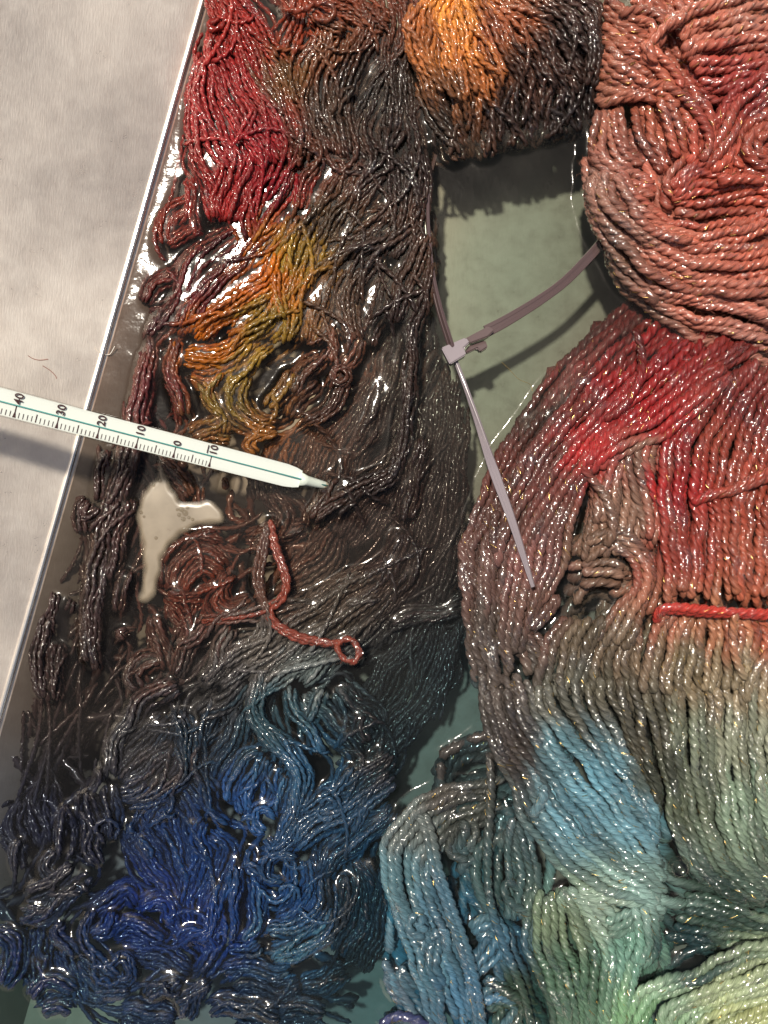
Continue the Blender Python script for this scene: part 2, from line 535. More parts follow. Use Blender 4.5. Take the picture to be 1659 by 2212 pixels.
def zr(z):  # ring on the inner slope
    return ring(z * SL, z)
inner = [ring(-0.026 * SL - 0.012, -0.026), ring(-0.026 * SL - 0.007, -0.0255), ring(-0.026 * SL - 0.0025, -0.0238), ring(-0.0215 * SL, -0.0215)]
inner += [zr(z) for z in (-0.012, 0.0, 0.012, 0.024, 0.036, 0.046)]
def lower(rs):
    return [[(p[0], p[1], p[2] - pan_b.z) for p in r] for r in rs]
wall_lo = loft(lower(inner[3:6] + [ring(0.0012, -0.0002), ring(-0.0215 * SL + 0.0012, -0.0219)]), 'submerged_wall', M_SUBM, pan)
wall_o = loft(lower(inner[5:] + [ring(0.047 * SL + 0.0016, 0.046), ring(-0.0215 * SL + 0.0016, -0.0235)]), 'wall', M_STEEL, pan)
floor_o = loft(lower(inner[:4] + [ring(-0.0215 * SL + 0.001, -0.0238), ring(-0.026 * SL - 0.004, -0.027)]), 'floor', M_FLOOR, pan, True, True, False)
rimr = []
for k in range(9):
    a = R(180 - 180 * k / 8)
    rimr.append(ring(0.046 * SL + 0.004 + 0.004 * math.cos(a), 0.0462 + 0.004 * math.sin(a)))
rimr += [ring(0.046 * SL + 0.0068, 0.0462), ring(0.046 * SL + 0.004, 0.0488), ring(0.046 * SL + 0.0012, 0.0463)]
loft(lower(rimr), 'rim', M_STEEL, pan)
# added bright ridge in place of the water's glinting edge at the wall
glint_rings = []
for q in range(9):
    a = R(-30 + 180 * q / 8)
    glint_rings.append(ring(0.0012 * SL - 0.0009 * math.cos(a) * 0.9, 0.0012 + 0.0009 * math.sin(a)))
loft(lower(glint_rings), 'glint_ridge', simple('glint_steel', (0.86, 0.84, 0.8), 0.22, 0.9), pan)

# ============================================================ fine yarn skein along the wall
L_ = Skein('yarn_skein', 'fine-yarn skein fading from red through orange and brown to blue along the steel wall', 'yarn skein',
           CF_LEFT, 11.6, 2, 8, 38.0, 4.8, 0.36, M_FINE, 0.64, W(500, 1200, FLOOR))
L_.pack, L_.wob, L_.deep, L_.sat = 0.78, 0.6, 1.0, 1.06
k = L_.lock
RED = [
 ([(960,-60),(1060,80),(1150,220),(1240,400),(1290,560),(1290,720)], 70, 5.2),
 ([(930,-40),(1020,140),(1110,330),(1200,520),(1255,680)], 95, 5.8),
 ([(950,120),(960,280),(1040,450),(1120,600),(1170,720)], 90, 5.4),
 ([(900,230),(880,380),(905,520),(960,640),(1010,740)], 70, 4.4),
 ([(855,330),(845,450),(850,580),(865,690),(905,770),(930,860),(930,960)], 50, 2.6),
 ([(1010,640),(1000,750),(965,850),(940,960)], 75, 4.2),
 ([(1100,660),(1060,780),(1010,880),(985,960)], 62, 3.8),
 ([(1190,670),(1140,780),(1080,870),(1060,960),(1070,1050)], 66, 3.4),
 ([(1265,720),(1210,850),(1130,960),(1080,1050)], 62, 3.0),
 ([(830,760),(825,880),(850,1030)], 32, 1.2),
 ([(850,860),(760,910),(705,1000),(715,1060)], 48, 1.0),
 ([(880,1000),(800,1010),(720,1060)], 36, 0.2),
 ([(1040,1010),(920,1080),(830,1160),(790,1280)], 70, 1.6),
 ([(1090,1090),(980,1170),(880,1250),(780,1340),(690,1430),(650,1490)], 66, 1.8),
 ([(760,1180),(680,1230),(620,1310)], 44, 0.6), ([(800,1290),(720,1320),(640,1330)], 30, 0.4),
 ([(1220,960),(1110,1050),(1010,1170),(900,1260),(820,1370),(770,1450)], 66, 2.6),
 ([(1290,930),(1220,1090),(1170,1200),(1060,1290),(930,1360),(830,1450)], 76, 3.2),
 ([(1350,940),(1290,1080),(1250,1210),(1200,1300),(1120,1400),(1000,1475)], 70, 3.4),
 ([(1190,1160),(1200,1260),(1235,1375)], 34, 4.6),
 ([(1430,900),(1350,1020),(1310,1120),(1290,1220),(1240,1350),(1160,1470)], 60, 2.8),
 ([(1655,1050),(1500,1085),(1400,1150),(1320,1230),(1270,1350),(1240,1490)], 40, 4.4),
 ([(1665,740),(1560,850),(1450,950),(1380,1060)], 80, 2.6),
 ([(1700,900),(1560,1000),(1440,1080),(1350,1190)], 76, 2.2),
 ([(1650,1080),(1560,1180),(1500,1290),(1520,1400),(1540,1490)], 62, 3.0),
 ([(1480,1140),(1410,1280),(1370,1400),(1330,1490)], 66, 2.4),
 ([(1700,1150),(1640,1280),(1600,1400),(1580,1500)], 60, 2.0),
 ([(1420,90),(1390,200),(1330,300),(1305,420),(1330,560),(1410,670)], 62, 4.4),
 ([(1300,-40),(1265,120),(1230,240),(1255,380),(1300,500)], 60, 3.4),
 ([(1485,130),(1430,260),(1385,400),(1400,520),(1440,690)], 70, 3.4),
 ([(1620,20),(1560,180),(1500,300),(1475,420),(1480,560),(1510,700)], 80, 3.2),
 ([(1700,250),(1600,420),(1560,560),(1610,700)], 76, 2.6),
 ([(1540,390),(1480,430),(1440,500)], 30, 5.0),
 ([(1330,-30),(1420,20),(1530,60),(1600,120)], 76, 3.8),
 ([(1480,-40),(1560,40),(1680,120)], 70, 3.0),
 ([(1330,50),(1400,95),(1490,140)], 44, 5.6),
 ([(1370,710),(1310,800),(1285,910)], 52, 2.8), ([(1490,720),(1420,840),(1370,930)], 62, 2.8),
 ([(1610,700),(1530,800),(1470,900)], 62, 2.4), ([(1330,560),(1400,680),(1500,740),(1640,740)], 52, 2.0),
]
for pts, w, z in RED:
    k('A', pts, w, z, stray=0.12)
for pts, w, z in [
 ([(20,-30),(40,120),(15,260),(25,420)], 60, 2.6), ([(110,-20),(105,150),(60,300),(40,450),(30,580)], 56, 3.4),
 ([(10,540),(20,660),(45,750)], 40, 3.2), ([(135,640),(140,760),(125,900),(70,1020),(20,1120)], 76, 3.6),
 ([(45,720),(60,860),(20,990)], 60, 2.8), ([(185,1000),(130,1120),(80,1250),(40,1400)], 66, 3.4),
 ([(195,1120),(170,1280),(130,1400),(110,1500)], 50, 2.2), ([(120,950),(160,1000),(190,1080)], 40, 3.0),
 ([(90,560),(50,610),(40,640)], 24, 4.2), ([(150,420),(120,520),(150,660)], 50, 2.0), ([(40,200),(80,360),(100,520)], 50, 2.2),
]:
    k('B', pts, w, z, stray=0.1)
BRN = [
 ([(655,-30),(640,100),(605,250),(590,380),(560,500),(510,650),(460,800),(430,950),(410,1100),(390,1250),(400,1420)], 52, 2.6),
 ([(560,680),(520,820),(500,940),(470,1040)], 40, 1.9),
 ([(760,-20),(740,120),(775,240),(795,330)], 40, 2.2), ([(700,520),(760,580),(820,680)], 36, 1.8),
 ([(790,60),(900,80),(1000,40),(1090,-20)], 60, 2.8), ([(820,120),(920,130),(1030,80),(1130,10)], 46, 2.2),
 ([(1180,20),(1120,60),(1060,120),(990,200),(980,280),(1020,340),(1110,385),(1190,390)], 30, 2.6),
 ([(870,170),(910,230),(965,330),(955,410)], 34, 2.0), ([(960,130),(905,200),(910,270),(960,330)], 24, 2.4),
 ([(1070,140),(1045,240),(1090,330),(1180,365)], 26, 2.0),
 ([(980,320),(930,370),(820,410)], 50, 1.2), ([(1000,420),(900,420),(830,450)], 40, 0.6),
 ([(1110,490),(1080,445),(1115,410),(1200,400)], 26, 2.2),
 ([(1270,130),(1210,220),(1150,290)], 46, 2.2), ([(1400,60),(1310,140),(1260,230)], 46, 1.8),
 ([(1560,-20),(1520,60),(1480,120)], 40, 2.0), ([(1380,180),(1300,250),(1250,330)], 46, 1.0),
 ([(1445,-60),(1450,20),(1440,90)], 30, 3.0), ([(1490,150),(1470,220),(1440,290),(1390,330),(1310,345)], 34, 3.0),
 ([(1700,555),(1640,590),(1550,630),(1450,690),(1350,775)], 34, 3.4),
 ([(1470,600),(1400,690),(1345,760)], 24, 2.6), ([(1540,690),(1500,720),(1470,760)], 18, 2.6),
 ([(705,1070),(705,960),(770,870),(860,840),(960,880)], 60, -0.3), ([(760,1080),(770,990),(830,930),(910,920),(980,980)], 60, 0.3),
 ([(800,1090),(830,1010),(890,980),(940,1030)], 44, 1.2), ([(720,1080),(800,1110),(880,1090),(960,1040)], 36, 0.8),
 ([(990,1000),(950,1100),(1010,1160),(1090,1110)], 46, 1.0), ([(960,1060),(920,1120),(960,1170),(1050,1170)], 36, 1.4),
 ([(720,1130),(770,1200),(800,1290)], 46, -0.6), ([(880,1100),(830,1180),(780,1290)], 46, -0.8),
 ([(1600,990),(1450,1090),(1300,1180),(1150,1280),(1000,1360),(880,1490)], 60, 1.4),
 ([(1659,1060),(1500,1170),(1350,1270),(1200,1380),(1100,1490)], 64, 1.6),
 ([(1700,950),(1560,1040),(1400,1100),(1250,1190)], 54, 0.6),
 ([(1640,1180),(1520,1280),(1400,1370),(1300,1480)], 60, 0.8),
 ([(1320,1150),(1100,1195),(950,1200),(860,1215)], 30, 2.0),
 ([(1150,1200),(1130,1270),(1060,1340),(960,1400)], 40, 2.4), ([(1000,1230),(960,1310),(940,1400),(880,1480)], 40, 2.2),
 ([(1240,1300),(1140,1370),(1040,1420),(950,1500)], 46, 2.0), ([(1420,1340),(1300,1390),(1180,1460),(1120,1530)], 50, 1.6),
 ([(860,1260),(800,1340),(760,1450)], 46, 1.0), ([(900,1230),(840,1290),(770,1330)], 34, 1.4),
 ([(215,1180),(180,1300),(170,1420),(200,1540)], 44, 1.6), ([(250,1300),(240,1420),(235,1560)], 40, 1.4), ([(240,1080),(230,1140),(205,1210)], 26, 0.9),
 ([(470,470),(440,560),(430,690)], 34, 1.4), ([(390,690),(360,730),(370,830)], 46, 1.2), ([(430,720),(380,760),(350,760)], 22, 1.6),
 ([(560,990),(520,1080),(510,1170)], 36, 0.9), ([(550,1240),(520,1260),(540,1290)], 24, 0.8), ([(320,1120),(290,1170)], 24, 1.0),
 ([(660,1180),(690,1280),(720,1420)], 46, 0.2), ([(700,1380),(620,1390),(580,1450),(620,1500)], 56, 1.3),
 ([(870,620),(855,690),(860,740)], 18, 1.0), ([(960,590),(980,640)], 18, 1.0),
]
for pts, w, z in BRN:
    k('C', pts, w, z, stray=0.1)
for pts, w, z in [
 ([(285,130),(250,400),(200,650),(120,900),(40,1150),(-20,1330)], 80, -2.2), ([(180,250),(130,500),(60,700),(-20,870)], 80, -1.2),
 ([(335,280),(300,600),(270,850),(230,1050),(150,1240),(20,1420),(-80,1600)], 60, -3.5), ([(355,1180),(300,1330),(240,1500),(130,1660),(20,1800),(-60,1960)], 40, -2.0),
 ([(240,1180),(190,1350),(120,1520),(20,1660),(-80,1800)], 60, -1.8), ([(120,-30),(110,120),(95,320),(75,470),(20,590),(-60,650)], 34, 3.2),
 ([(160,420),(120,600),(90,780)], 50, 1.0), ([(90,820),(40,950),(-20,1050),(-120,1150)], 60, 1.0),
 ([(170,880),(110,1010),(20,1120),(-100,1220)], 60, 0.4), ([(330,1150),(220,1180),(100,1190),(20,1230)], 40, 0.0),
 ([(70,-40),(30,150),(-30,300),(-90,450)], 80, -0.5), ([(0,150),(-80,350),(-180,560),(-260,760)], 90, -1.5), ([(60,500),(-60,700),(-180,860)], 90, -1.2),
 ([(-150,300),(-260,450),(-350,600)], 90, -1.5), ([(-400,420),(-480,560),(-520,700)], 80, -1.8), ([(-500,640),(-420,740),(-480,860),(-560,900)], 60, -1.0),
 ([(-330,800),(-460,840),(-600,850)], 50, -1.2), ([(-200,820),(-290,960),(-420,1040)], 90, -1.5),
]:
    k('D', pts, w, z, stray=0.15, dive=0.8)
BLU = [
 ([(780,10),(650,60),(560,170),(505,290),(490,410)], 50, 2.4), ([(770,120),(805,220),(800,330),(760,420),(660,490),(550,520)], 50, 2.6),
 ([(730,170),(640,240),(560,340),(500,410)], 90, 1.0), ([(760,260),(680,320),(600,400),(540,450)], 70, 1.2), ([(640,430),(580,470),(520,480)], 40, 1.8),
 ([(1140,-60),(1100,100),(1130,200),(1230,280),(1300,370),(1305,450),(1265,560),(1235,680),(1190,720),(1155,670)], 44, 2.8),
 ([(1255,10),(1270,120),(1330,200),(1400,300)], 30, 2.4), ([(1060,0),(1000,60),(930,110),(860,140)], 46, 1.4),
 ([(920,60),(860,230),(840,330),(870,450),(920,570),(1000,620)], 14, 2.0), ([(960,100),(900,230),(890,350),(930,480)], 60, -0.2),
 ([(1060,120),(1030,220),(960,320),(920,420)], 60, 0.2), ([(840,180),(810,300),(830,430),(900,540)], 60, -0.4),
 ([(1130,290),(1050,340),(1000,430),(985,520)], 34, 2.0), ([(1150,320),(1095,400),(1060,500),(1070,570)], 34, 2.4), ([(1190,350),(1165,450),(1140,550)], 34, 2.0), ([(1230,400),(1220,480),(1190,560)], 34, 1.6),
 ([(1190,590),(1150,540),(1100,560),(1110,620),(1160,640)], 22, 3.0), ([(1040,600),(1090,590),(1150,640)], 20, 2.6),
 ([(1700,310),(1500,450),(1380,520),(1280,560)], 50, 2.2), ([(1700,400),(1540,520),(1420,580),(1320,640),(1250,710)], 66, 2.6),
 ([(1520,360),(1470,430),(1430,490)], 24, 3.4), ([(1600,440),(1560,560),(1510,640)], 30, 2.8), ([(1700,540),(1550,660),(1450,740),(1370,840)], 70, 1.2),
 ([(1300,60),(1420,160),(1500,260),(1540,330)], 70, 0.0), ([(1450,20),(1560,120),(1640,200)], 80, 0.2), ([(1570,140),(1560,200),(1590,260)], 40, 1.4), ([(1400,30),(1350,110),(1330,180)], 34, 1.4),
 ([(640,560),(700,680),(760,800),(790,920),(780,1050),(840,1130)], 70, -0.8), ([(560,600),(620,720),(700,840),(760,950)], 70, -0.8), ([(740,500),(790,620),(800,760),(860,860)], 80, -1.2),
 ([(880,580),(850,680),(880,760),(820,860),(800,960)], 46, 0.0), ([(600,660),(640,720),(650,760)], 34, 1.2), ([(900,640),(960,740),(900,860),(860,960)], 70, -1.0), ([(700,520),(620,620),(560,700)], 60, -0.8),
 ([(1020,790),(1010,900),(1000,1020),(985,1130)], 40, 2.4), ([(1080,830),(1110,940),(1100,1050),(1040,1130)], 40, 2.0), ([(1140,900),(1130,1000),(1080,1090)], 36, 1.6), ([(960,860),(920,960),(910,1060),(860,1130)], 46, 1.2),
 ([(1390,830),(1395,940),(1330,1030),(1220,1060),(1140,1070)], 46, 2.2), ([(1450,980),(1400,1080),(1300,1150),(1170,1190)], 50, 2.6), ([(1330,760),(1330,880),(1280,980),(1190,1010)], 46, 1.8), ([(1250,760),(1270,860),(1220,940),(1140,940)], 36, 1.6),
 ([(1490,830),(1500,940),(1470,1060)], 50, 1.6), ([(1560,760),(1580,900),(1540,1060),(1470,1180)], 70, 0.2), ([(1650,800),(1640,960),(1600,1120),(1540,1240)], 70, -1.5),
 ([(1290,760),(1210,740),(1150,770),(1160,840),(1230,850)], 28, 2.4), ([(1090,720),(1080,800),(1120,840)], 30, 1.8),
 ([(300,520),(290,640),(265,760)], 46, 1.8), ([(375,470),(400,600),(390,700),(430,790)], 54, 1.8), ([(480,440),(490,560),(470,680)], 50, 0.8), ([(430,370),(440,430),(400,480)], 24, 1.4),
 ([(95,690),(70,750),(85,810)], 34, 1.4), ([(320,790),(220,870),(120,920)], 40, 1.8), ([(360,850),(270,940),(190,1000),(85,1000)], 40, 1.8), ([(240,720),(200,800),(240,860)], 36, 1.0),
 ([(300,930),(220,980),(110,970)], 40, 1.4), ([(390,830),(350,870),(390,890)], 24, 2.0),
 ([(400,980),(350,1060),(380,1150),(430,1210),(510,1280)], 44, 1.8), ([(270,1030),(250,1080),(300,1120),(330,1180)], 36, 1.6), ([(-20,1080),(60,1120),(70,1210),(10,1310)], 60, 1.4),
 ([(130,1360),(180,1300),(270,1290),(320,1340)], 50, 1.4), ([(180,1420),(260,1400),(310,1420)], 40, 1.0), ([(330,1200),(380,1290),(460,1380)], 60, 0.2), ([(170,1060),(160,1180),(180,1300)], 90, -1.2), ([(260,1150),(300,1260),(380,1380)], 80, -0.8),
 ([(640,1370),(700,1310),(780,1280)], 46, 1.4), ([(760,1390),(840,1340),(910,1300)], 40, 1.6), ([(880,1300),(840,1370),(800,1450)], 40, 1.4), ([(480,1220),(540,1190),(560,1260),(500,1290)], 36, 1.6),
 ([(980,1120),(920,1180),(870,1260)], 46, 0.6), ([(400,1000),(480,930),(560,900),(600,960)], 60, -0.4), ([(600,960),(680,930),(740,960),(760,1040)], 46, 0.8), ([(480,1080),(560,1050),(640,1090),(720,1120)], 60, 0.0),
 ([(520,1140),(620,1160),(720,1200),(820,1260)], 70, -0.6), ([(760,1120),(820,1080),(900,1100),(940,1180)], 46, 0.8), ([(400,1100),(470,1060),(500,990)], 46, 1.2), ([(560,1320),(480,1340),(400,1330)], 50, 1.0),
 ([(960,1240),(1060,1220),(1160,1250),(1260,1230)], 46, 0.8), ([(1000,1320),(1080,1290),(1180,1330),(1300,1300)], 60, 0.0), ([(900,1420),(1000,1380),(1100,1410),(1220,1440)], 60, 0.6), ([(1300,1320),(1400,1290),(1500,1240)], 60, -0.4), ([(1200,1430),(1300,1400),(1400,1430)], 60, 0.2),
 ([(80,500),(60,620),(110,740)], 90, -4.0), ([(200,420),(180,560),(220,700)], 90, -4.0), ([(520,1420),(640,1430),(760,1460)], 70, 0.0), ([(1120,1120),(1060,1150),(980,1150)], 30, 1.4),
]
for pts, w, z in BLU:
    k('E', pts, w, z, stray=0.16, wob=0.8)
for i in range(16):          # stray curls in the blue end
    cx, cy = rng.uniform(170, 760), rng.uniform(1700, 2190)
    L_.curl(cx, cy, rng.uniform(12, 34), rng.uniform(0.4, 2.4), rng.uniform(0.3, 0.7))
for x, y, r, z in ((735, 812, 24, 3.0),):
    for q in range(2):
        L_.curl(x, y, r - q * 7, z + q * 0.5, 1.2, grow=0.25)
# single strands lying on top
def single(sk, t, pts, z, override=None, rank=4.0, rad=1.0, arch=0.0):
    P = T(t, pts)
    n = len(P)
    zz = np.array(z, float) if hasattr(z, '__len__') else np.full(n, float(z))
    if len(zz) != n:
        zz = np.interp(np.linspace(0, 1, n), np.linspace(0, 1, len(zz)), zz)
    sk.strand(np.column_stack([P, zz]), rank=rank, rad=rad, override=override)
single(L_, 'A', [(795,580),(765,740),(740,850),(690,960),(668,1030),(690,1100),(720,1130)], [-1.5,-0.5,0.6,0.6,-0.5], None)
single(L_, 'A', [(1215,-20),(1240,40),(1300,45),(1370,15),(1430,20),(1440,70),(1390,90),(1350,60)], [5.5, 7, 7.5, 7, 6], None, rad=1.3)
single(L_, 'A', [(985,10),(955,80),(905,100),(910,125),(950,120),(985,60)], [5, 6, 5.5, 6], None, rad=1.3)
TIE = tuple(srgb((126, 58, 44)) * 0.8)
for dx, dy, dz in ((0, 0, 0), (10, 16, 0.3), (-6, 22, -0.6)):
    single(L_, 'C', [(1165+dx,770+dy),(1190+dx,880+dy),(1235+dx,1010+dy),(1215+dx,1100+dy),(1160+dx,1150+dy),(1200+dx,1215+dy),(1300+dx,1270+dy),(1440,1300+dy*0.5),(1510,1285),(1552-dx*0.5,1340),(1530,1385-dy*0.3),(1480,1365),(1450,1310)],
           [1.5, 3.4+dz, 3.6+dz, 4.4+dz, 5.2+dz, 5.4, 6.4, 6.2], TIE, rad=1.25)
for dx in (0, 16, 30):
    single(L_, 'C', [(1155+dx*0.3,780),(1120+dx,900),(1100+dx,1040),(1140+dx*0.4,1150),(1130+dx,1240)], [1.5, 2.6, 2.8, 3.6, 2.0], None, rad=1.2)
single(L_, 'C', [(1170,1160),(1060,1190),(960,1200),(870,1215)], [4.6, 3.0, 2.2, 1.5], TIE)
for q in range(5):
    single(L_, 'D', [(270+q*12,1250+q*9),(230+q*14,1380),(180+q*20,1520+q*10),(120+q*30,1640)], [-1, -2.5, -3.5], None)
# lower strands of the fine skein
POLY_L = [(470,-30),(900,-30),(900,300),(945,420),(940,740),(985,820),(1000,1150),(1010,1330),(960,1500),(860,1640),(820,1800),(800,2050),(760,2230),(120,2230),(0,2110),(-20,1900),(20,1620),(60,1500),(150,1180),(200,980),(290,800),(330,560),(400,300)]
HOLE = [(330,980),(300,1060),(300,1200),(310,1290),(350,1290),(360,1180),(420,1120),(480,1120),(470,1080),(400,1080),(360,1020)]
L_.fill(POLY_L, 360, -4.5, -2.0, rad=1.1, rnd=0.25)
L_.fill(POLY_L, 280, -10.0, -5.0, rad=2.2, rnd=0.5)
L_.fill([(290,800),(330,560),(420,520),(400,900),(300,1300),(300,1600),(30,1750),(20,1620),(150,1200),(210,960)], 170, -14, -5, length=(60, 200), rad=1.15, rnd=0.5)

# ============================================================ brown and orange skein at the top
B_ = Skein('yarn_skein', 'dark brown fuzzy skein with a glowing orange centre fanning out into the water', 'yarn skein',
           CF_BROWN, 13.5, 2, 8, 42.0, 4.6, 0.36, M_FINE, 0.78, W(1080, 100, FLOOR))
B_.sat = 1.06
FAN = [
 [(215,-60),(130,60),(105,160),(140,300),(190,450),(240,580),(290,660)],
 [(265,-60),(225,100),(225,280),(270,430),(310,570),(345,690)],
 [(310,-60),(310,120),(350,300),(390,440),(395,560),(400,680)],
 [(345,-60),(390,130),(450,300),(490,430),(490,550),(470,670)],
 [(380,-60),(470,130),(550,290),(590,420),(590,540),(560,650)],
 [(410,-60),(550,120),(650,270),(690,410),(680,540),(640,640)],
 [(450,-60),(630,90),(750,240),(790,390),(770,530),(720,630)],
 [(510,-60),(700,50),(830,190),(880,340),(860,500),(800,620)],
 [(600,-60),(780,10),(890,120),(930,260),(920,430),(870,590)],
 [(720,-60),(850,-20),(930,60),(960,170),(950,330),(915,520)],
]
for i in range(len(FAN) - 1):
    B_.ribbon(T('B', FAN[i]), T('B', FAN[i + 1]), 5.6 - 0.1 * i, amp=1.2, layers=3, wob=0.8, zp=[1.0, 3.4, 4.0, 2.2, -1.5, -6.5], dive=0.5, stray=0.15, pack=0.8)
for pts, w, z in [([(150,20),(105,110),(150,200),(200,330)], 40, 9.0), ([(250,40),(270,180),(330,330),(350,440)], 40, 9.6), ([(330,0),(400,140),(480,260),(530,330)], 50, 10.0),
                  ([(820,90),(880,170),(900,270),(880,380)], 40, 7.6), ([(700,300),(780,330),(850,400)], 40, 7.5), ([(250,560),(300,620),(330,700)], 40, 1.8), ([(420,560),(430,640),(440,690)], 40, 1.6), ([(560,520),(570,590),(560,640)], 40, 2.4), ([(690,460),(740,520),(760,590)], 40, 2.4)]:
    B_.lock('B', pts, w, z, stray=0.2)
for i in range(40):
    t = rng.uniform(0, 1)
    x = 190 + 700 * t; y = 660 - 90 * t ** 2 + rng.uniform(-60, 10)
    single(B_, 'B', [(x, y - 90), (x + rng.uniform(-15, 15), y - 40), (x + rng.uniform(-25, 25), y + rng.uniform(0, 30))], [2.5, 1.5, -1.5], None, rank=1)
POLY_B = [(870,-40),(870,120),(910,260),(970,345),(1100,330),(1260,290),(1300,160),(1310,-40)]
B_.fill(POLY_B, 70, -2, 3.5, length=(100, 220))
B_.fill(POLY_B, 90, -12, -2, length=(100, 220), rad=2.0)

# ============================================================ thick coral skein
C_ = Skein('yarn_skein', 'thick coral pink skein with red folds heaped highest above the water', 'yarn skein',
           CF_CORAL, 22.5, 3, 12, 64.0, 5.0, 0.43, M_THICK, 0.74, W(1500, 350, FLOOR))
C_.sat = 0.90
rb = lambda A, B, z, **kw: C_.ribbon(T('B', A), T('B', B), z, **{'wob': 0.34, **kw})
rb([(1010,690),(1080,820),(1210,930),(1400,960),(1720,890)], [(985,760),(1020,880),(1150,990),(1400,1060),(1720,1010)], 12.5, amp=0.8, layers=2, wob=0.34)
rb([(985,740),(1020,880),(1150,990),(1400,1060),(1720,1010)], [(925,740),(960,900),(1080,1020),(1350,1160),(1720,1150)], 12.0, amp=1.0, layers=2, wob=0.34)
rb([(925,720),(960,900),(1080,1020),(1350,1160),(1720,1150)], [(885,700),(905,900),(1010,1070),(1280,1250),(1720,1290)], 9.8, amp=1.6, layers=2, wob=0.34, zp=[-3, 0, 0, 0, 0])
rb([(885,680),(905,900),(1010,1070),(1280,1250),(1720,1290)], [(862,680),(888,910),(985,1110),(1230,1300),(1720,1400)], 6.0, amp=2.0, layers=2, wob=0.34, zp=[-3, -1, 0, 0, 0])
rb([(955,1050),(1040,1170),(1240,1310),(1450,1380),(1740,1410)], [(960,1080),(1035,1205),(1210,1340),(1425,1440),(1740,1500)], 4.2, amp=1.0, layers=2, wob=0.34, zp=[-2, -1, 0, 0, 0])
rb([(960,1080),(1035,1205),(1210,1340),(1425,1440),(1740,1500)], [(965,1110),(1030,1240),(1180,1370),(1400,1500),(1740,1610)], 1.8, amp=1.6, layers=2, wob=0.34, zp=[-2, -1, 0, 0, 0])
# left shoulder: short strands running down to the right, in steps
rb([(950,-40),(1020,30),(1110,90),(1190,170)], [(945,120),(1010,180),(1110,240),(1230,300)], 10.5, amp=1.2, layers=2, zp=[-3, 0, 0, 0])
rb([(945,110),(1020,170),(1120,250),(1240,310),(1330,400)], [(930,280),(990,330),(1080,380),(1190,420),(1290,480)], 10.8, amp=1.2, layers=2, zp=[-4, 0, 0, 0, 0])
rb([(930,270),(990,330),(1080,380),(1180,410)], [(905,450),(960,480),(1040,440),(1130,430),(1180,470)], 9.6, amp=1.0, layers=2, zp=[-4, 0, 0, 0])
rb([(1030,460),(1040,560),(1080,640),(1170,720)], [(925,480),(890,600),(900,690),(970,770)], 7.2, amp=1.5, layers=2, zp=[0, 0, 0, 0])
rb([(1160,440),(1170,540),(1190,640),(1230,760)], [(1060,460),(1070,560),(1110,640),(1190,770)], 8.8, amp=1.5, layers=2)
rb([(1330,400),(1400,450),(1430,520),(1440,600)], [(1170,420),(1200,520),(1230,620),(1270,700)], 10.6, amp=1.4, layers=2)
rb([(890,600),(960,680),(1060,740),(1170,790)], [(880,740),(960,800),(1070,850),(1190,880)], 8.4, amp=1.4, layers=2, zp=[-3, 0, 0, 0])
C_.lock('B', [(1130,160),(1160,230),(1230,310),(1270,400)], 50, 12.8)
C_.lock('B', [(1000,80),(1090,60),(1170,90),(1180,160),(1140,190)], 44, 11.8)
# upper right bands
rb([(1190,80),(1300,20),(1450,-40),(1720,-120)], [(1250,180),(1350,120),(1500,80),(1720,40)], 13.0, amp=1.2, layers=2, wob=0.34)
rb([(1250,160),(1350,110),(1500,80),(1720,40)], [(1290,260),(1400,220),(1550,190),(1720,170)], 12.6, amp=1.0, layers=2, wob=0.34)
rb([(1290,240),(1400,220),(1550,190),(1720,170)], [(1330,330),(1430,330),(1550,310),(1720,290)], 11.2, amp=1.0, layers=2, wob=0.34)
rb([(1330,320),(1430,330),(1550,300),(1720,280)], [(1370,440),(1450,440),(1560,420),(1720,400)], 9.2, amp=1.0, layers=2, wob=0.34)
C_.lock('B', [(1150,-60),(1210,90),(1260,200),(1310,300),(1400,430)], 110, 7.6, amp=1.0, layers=1)
C_.lock('B', [(1290,-80),(1330,60),(1370,200),(1420,360)], 110, 7.0, amp=1.0, layers=1)
# folds
C_.lock('B', [(1720,300),(1640,380),(1560,450),(1500,540),(1450,640),(1370,720)], 90, 12.6)
C_.lock('B', [(1720,420),(1640,470),(1580,560),(1560,640),(1600,720)], 90, 12.0)
C_.lock('B', [(1480,560),(1440,660),(1460,720),(1390,690),(1330,720),(1260,790),(1270,850)], 60, 11.8)
C_.lock('B', [(1720,560),(1640,560),(1590,610),(1620,700),(1720,740)], 80, 12.4)
rb([(1260,790),(1340,720),(1450,740),(1580,720),(1720,760)], [(1220,860),(1330,870),(1450,840),(1580,830),(1720,860)], 11.4, amp=1.6, layers=2)
rb([(1230,830),(1330,870),(1450,850),(1720,850)], [(1230,920),(1340,950),(1450,930),(1720,920)], 10.0, amp=1.0, layers=2)
C_.lock('B', [(1280,700),(1240,760),(1200,840),(1230,920)], 70, 9.6)
C_.lock('B', [(1450,450),(1500,480),(1570,450)], 50, 9.4)
POLY_C = [(1300,-40),(1290,200),(1265,330),(1285,470),(1330,560),(1440,680),(1560,740),(1700,770),(1700,-40)]
C_.fill(POLY_C, 60, 3.5, 7.0, length=(150, 300), rad=1.3, rnd=0.2)
C_.fill(POLY_C, 90, -8, 1.0, length=(150, 300), rad=1.7)

# ============================================================ thick red to teal skein
R_ = Skein('yarn_skein', 'thick plied skein shading from bright red through taupe to teal and pale green', 'yarn skein',
           CF_RIGHT, 21.5, 3, 12, 62.0, 5.0, 0.43, M_THICK, 0.80, W(1300, 1500, FLOOR))
R_.sat = 0.92
def rr(t, A, B, z, **kw):
    kw.setdefault('wob', 0.34)
    R_.ribbon(T(t, A), T(t, B), z, **kw)
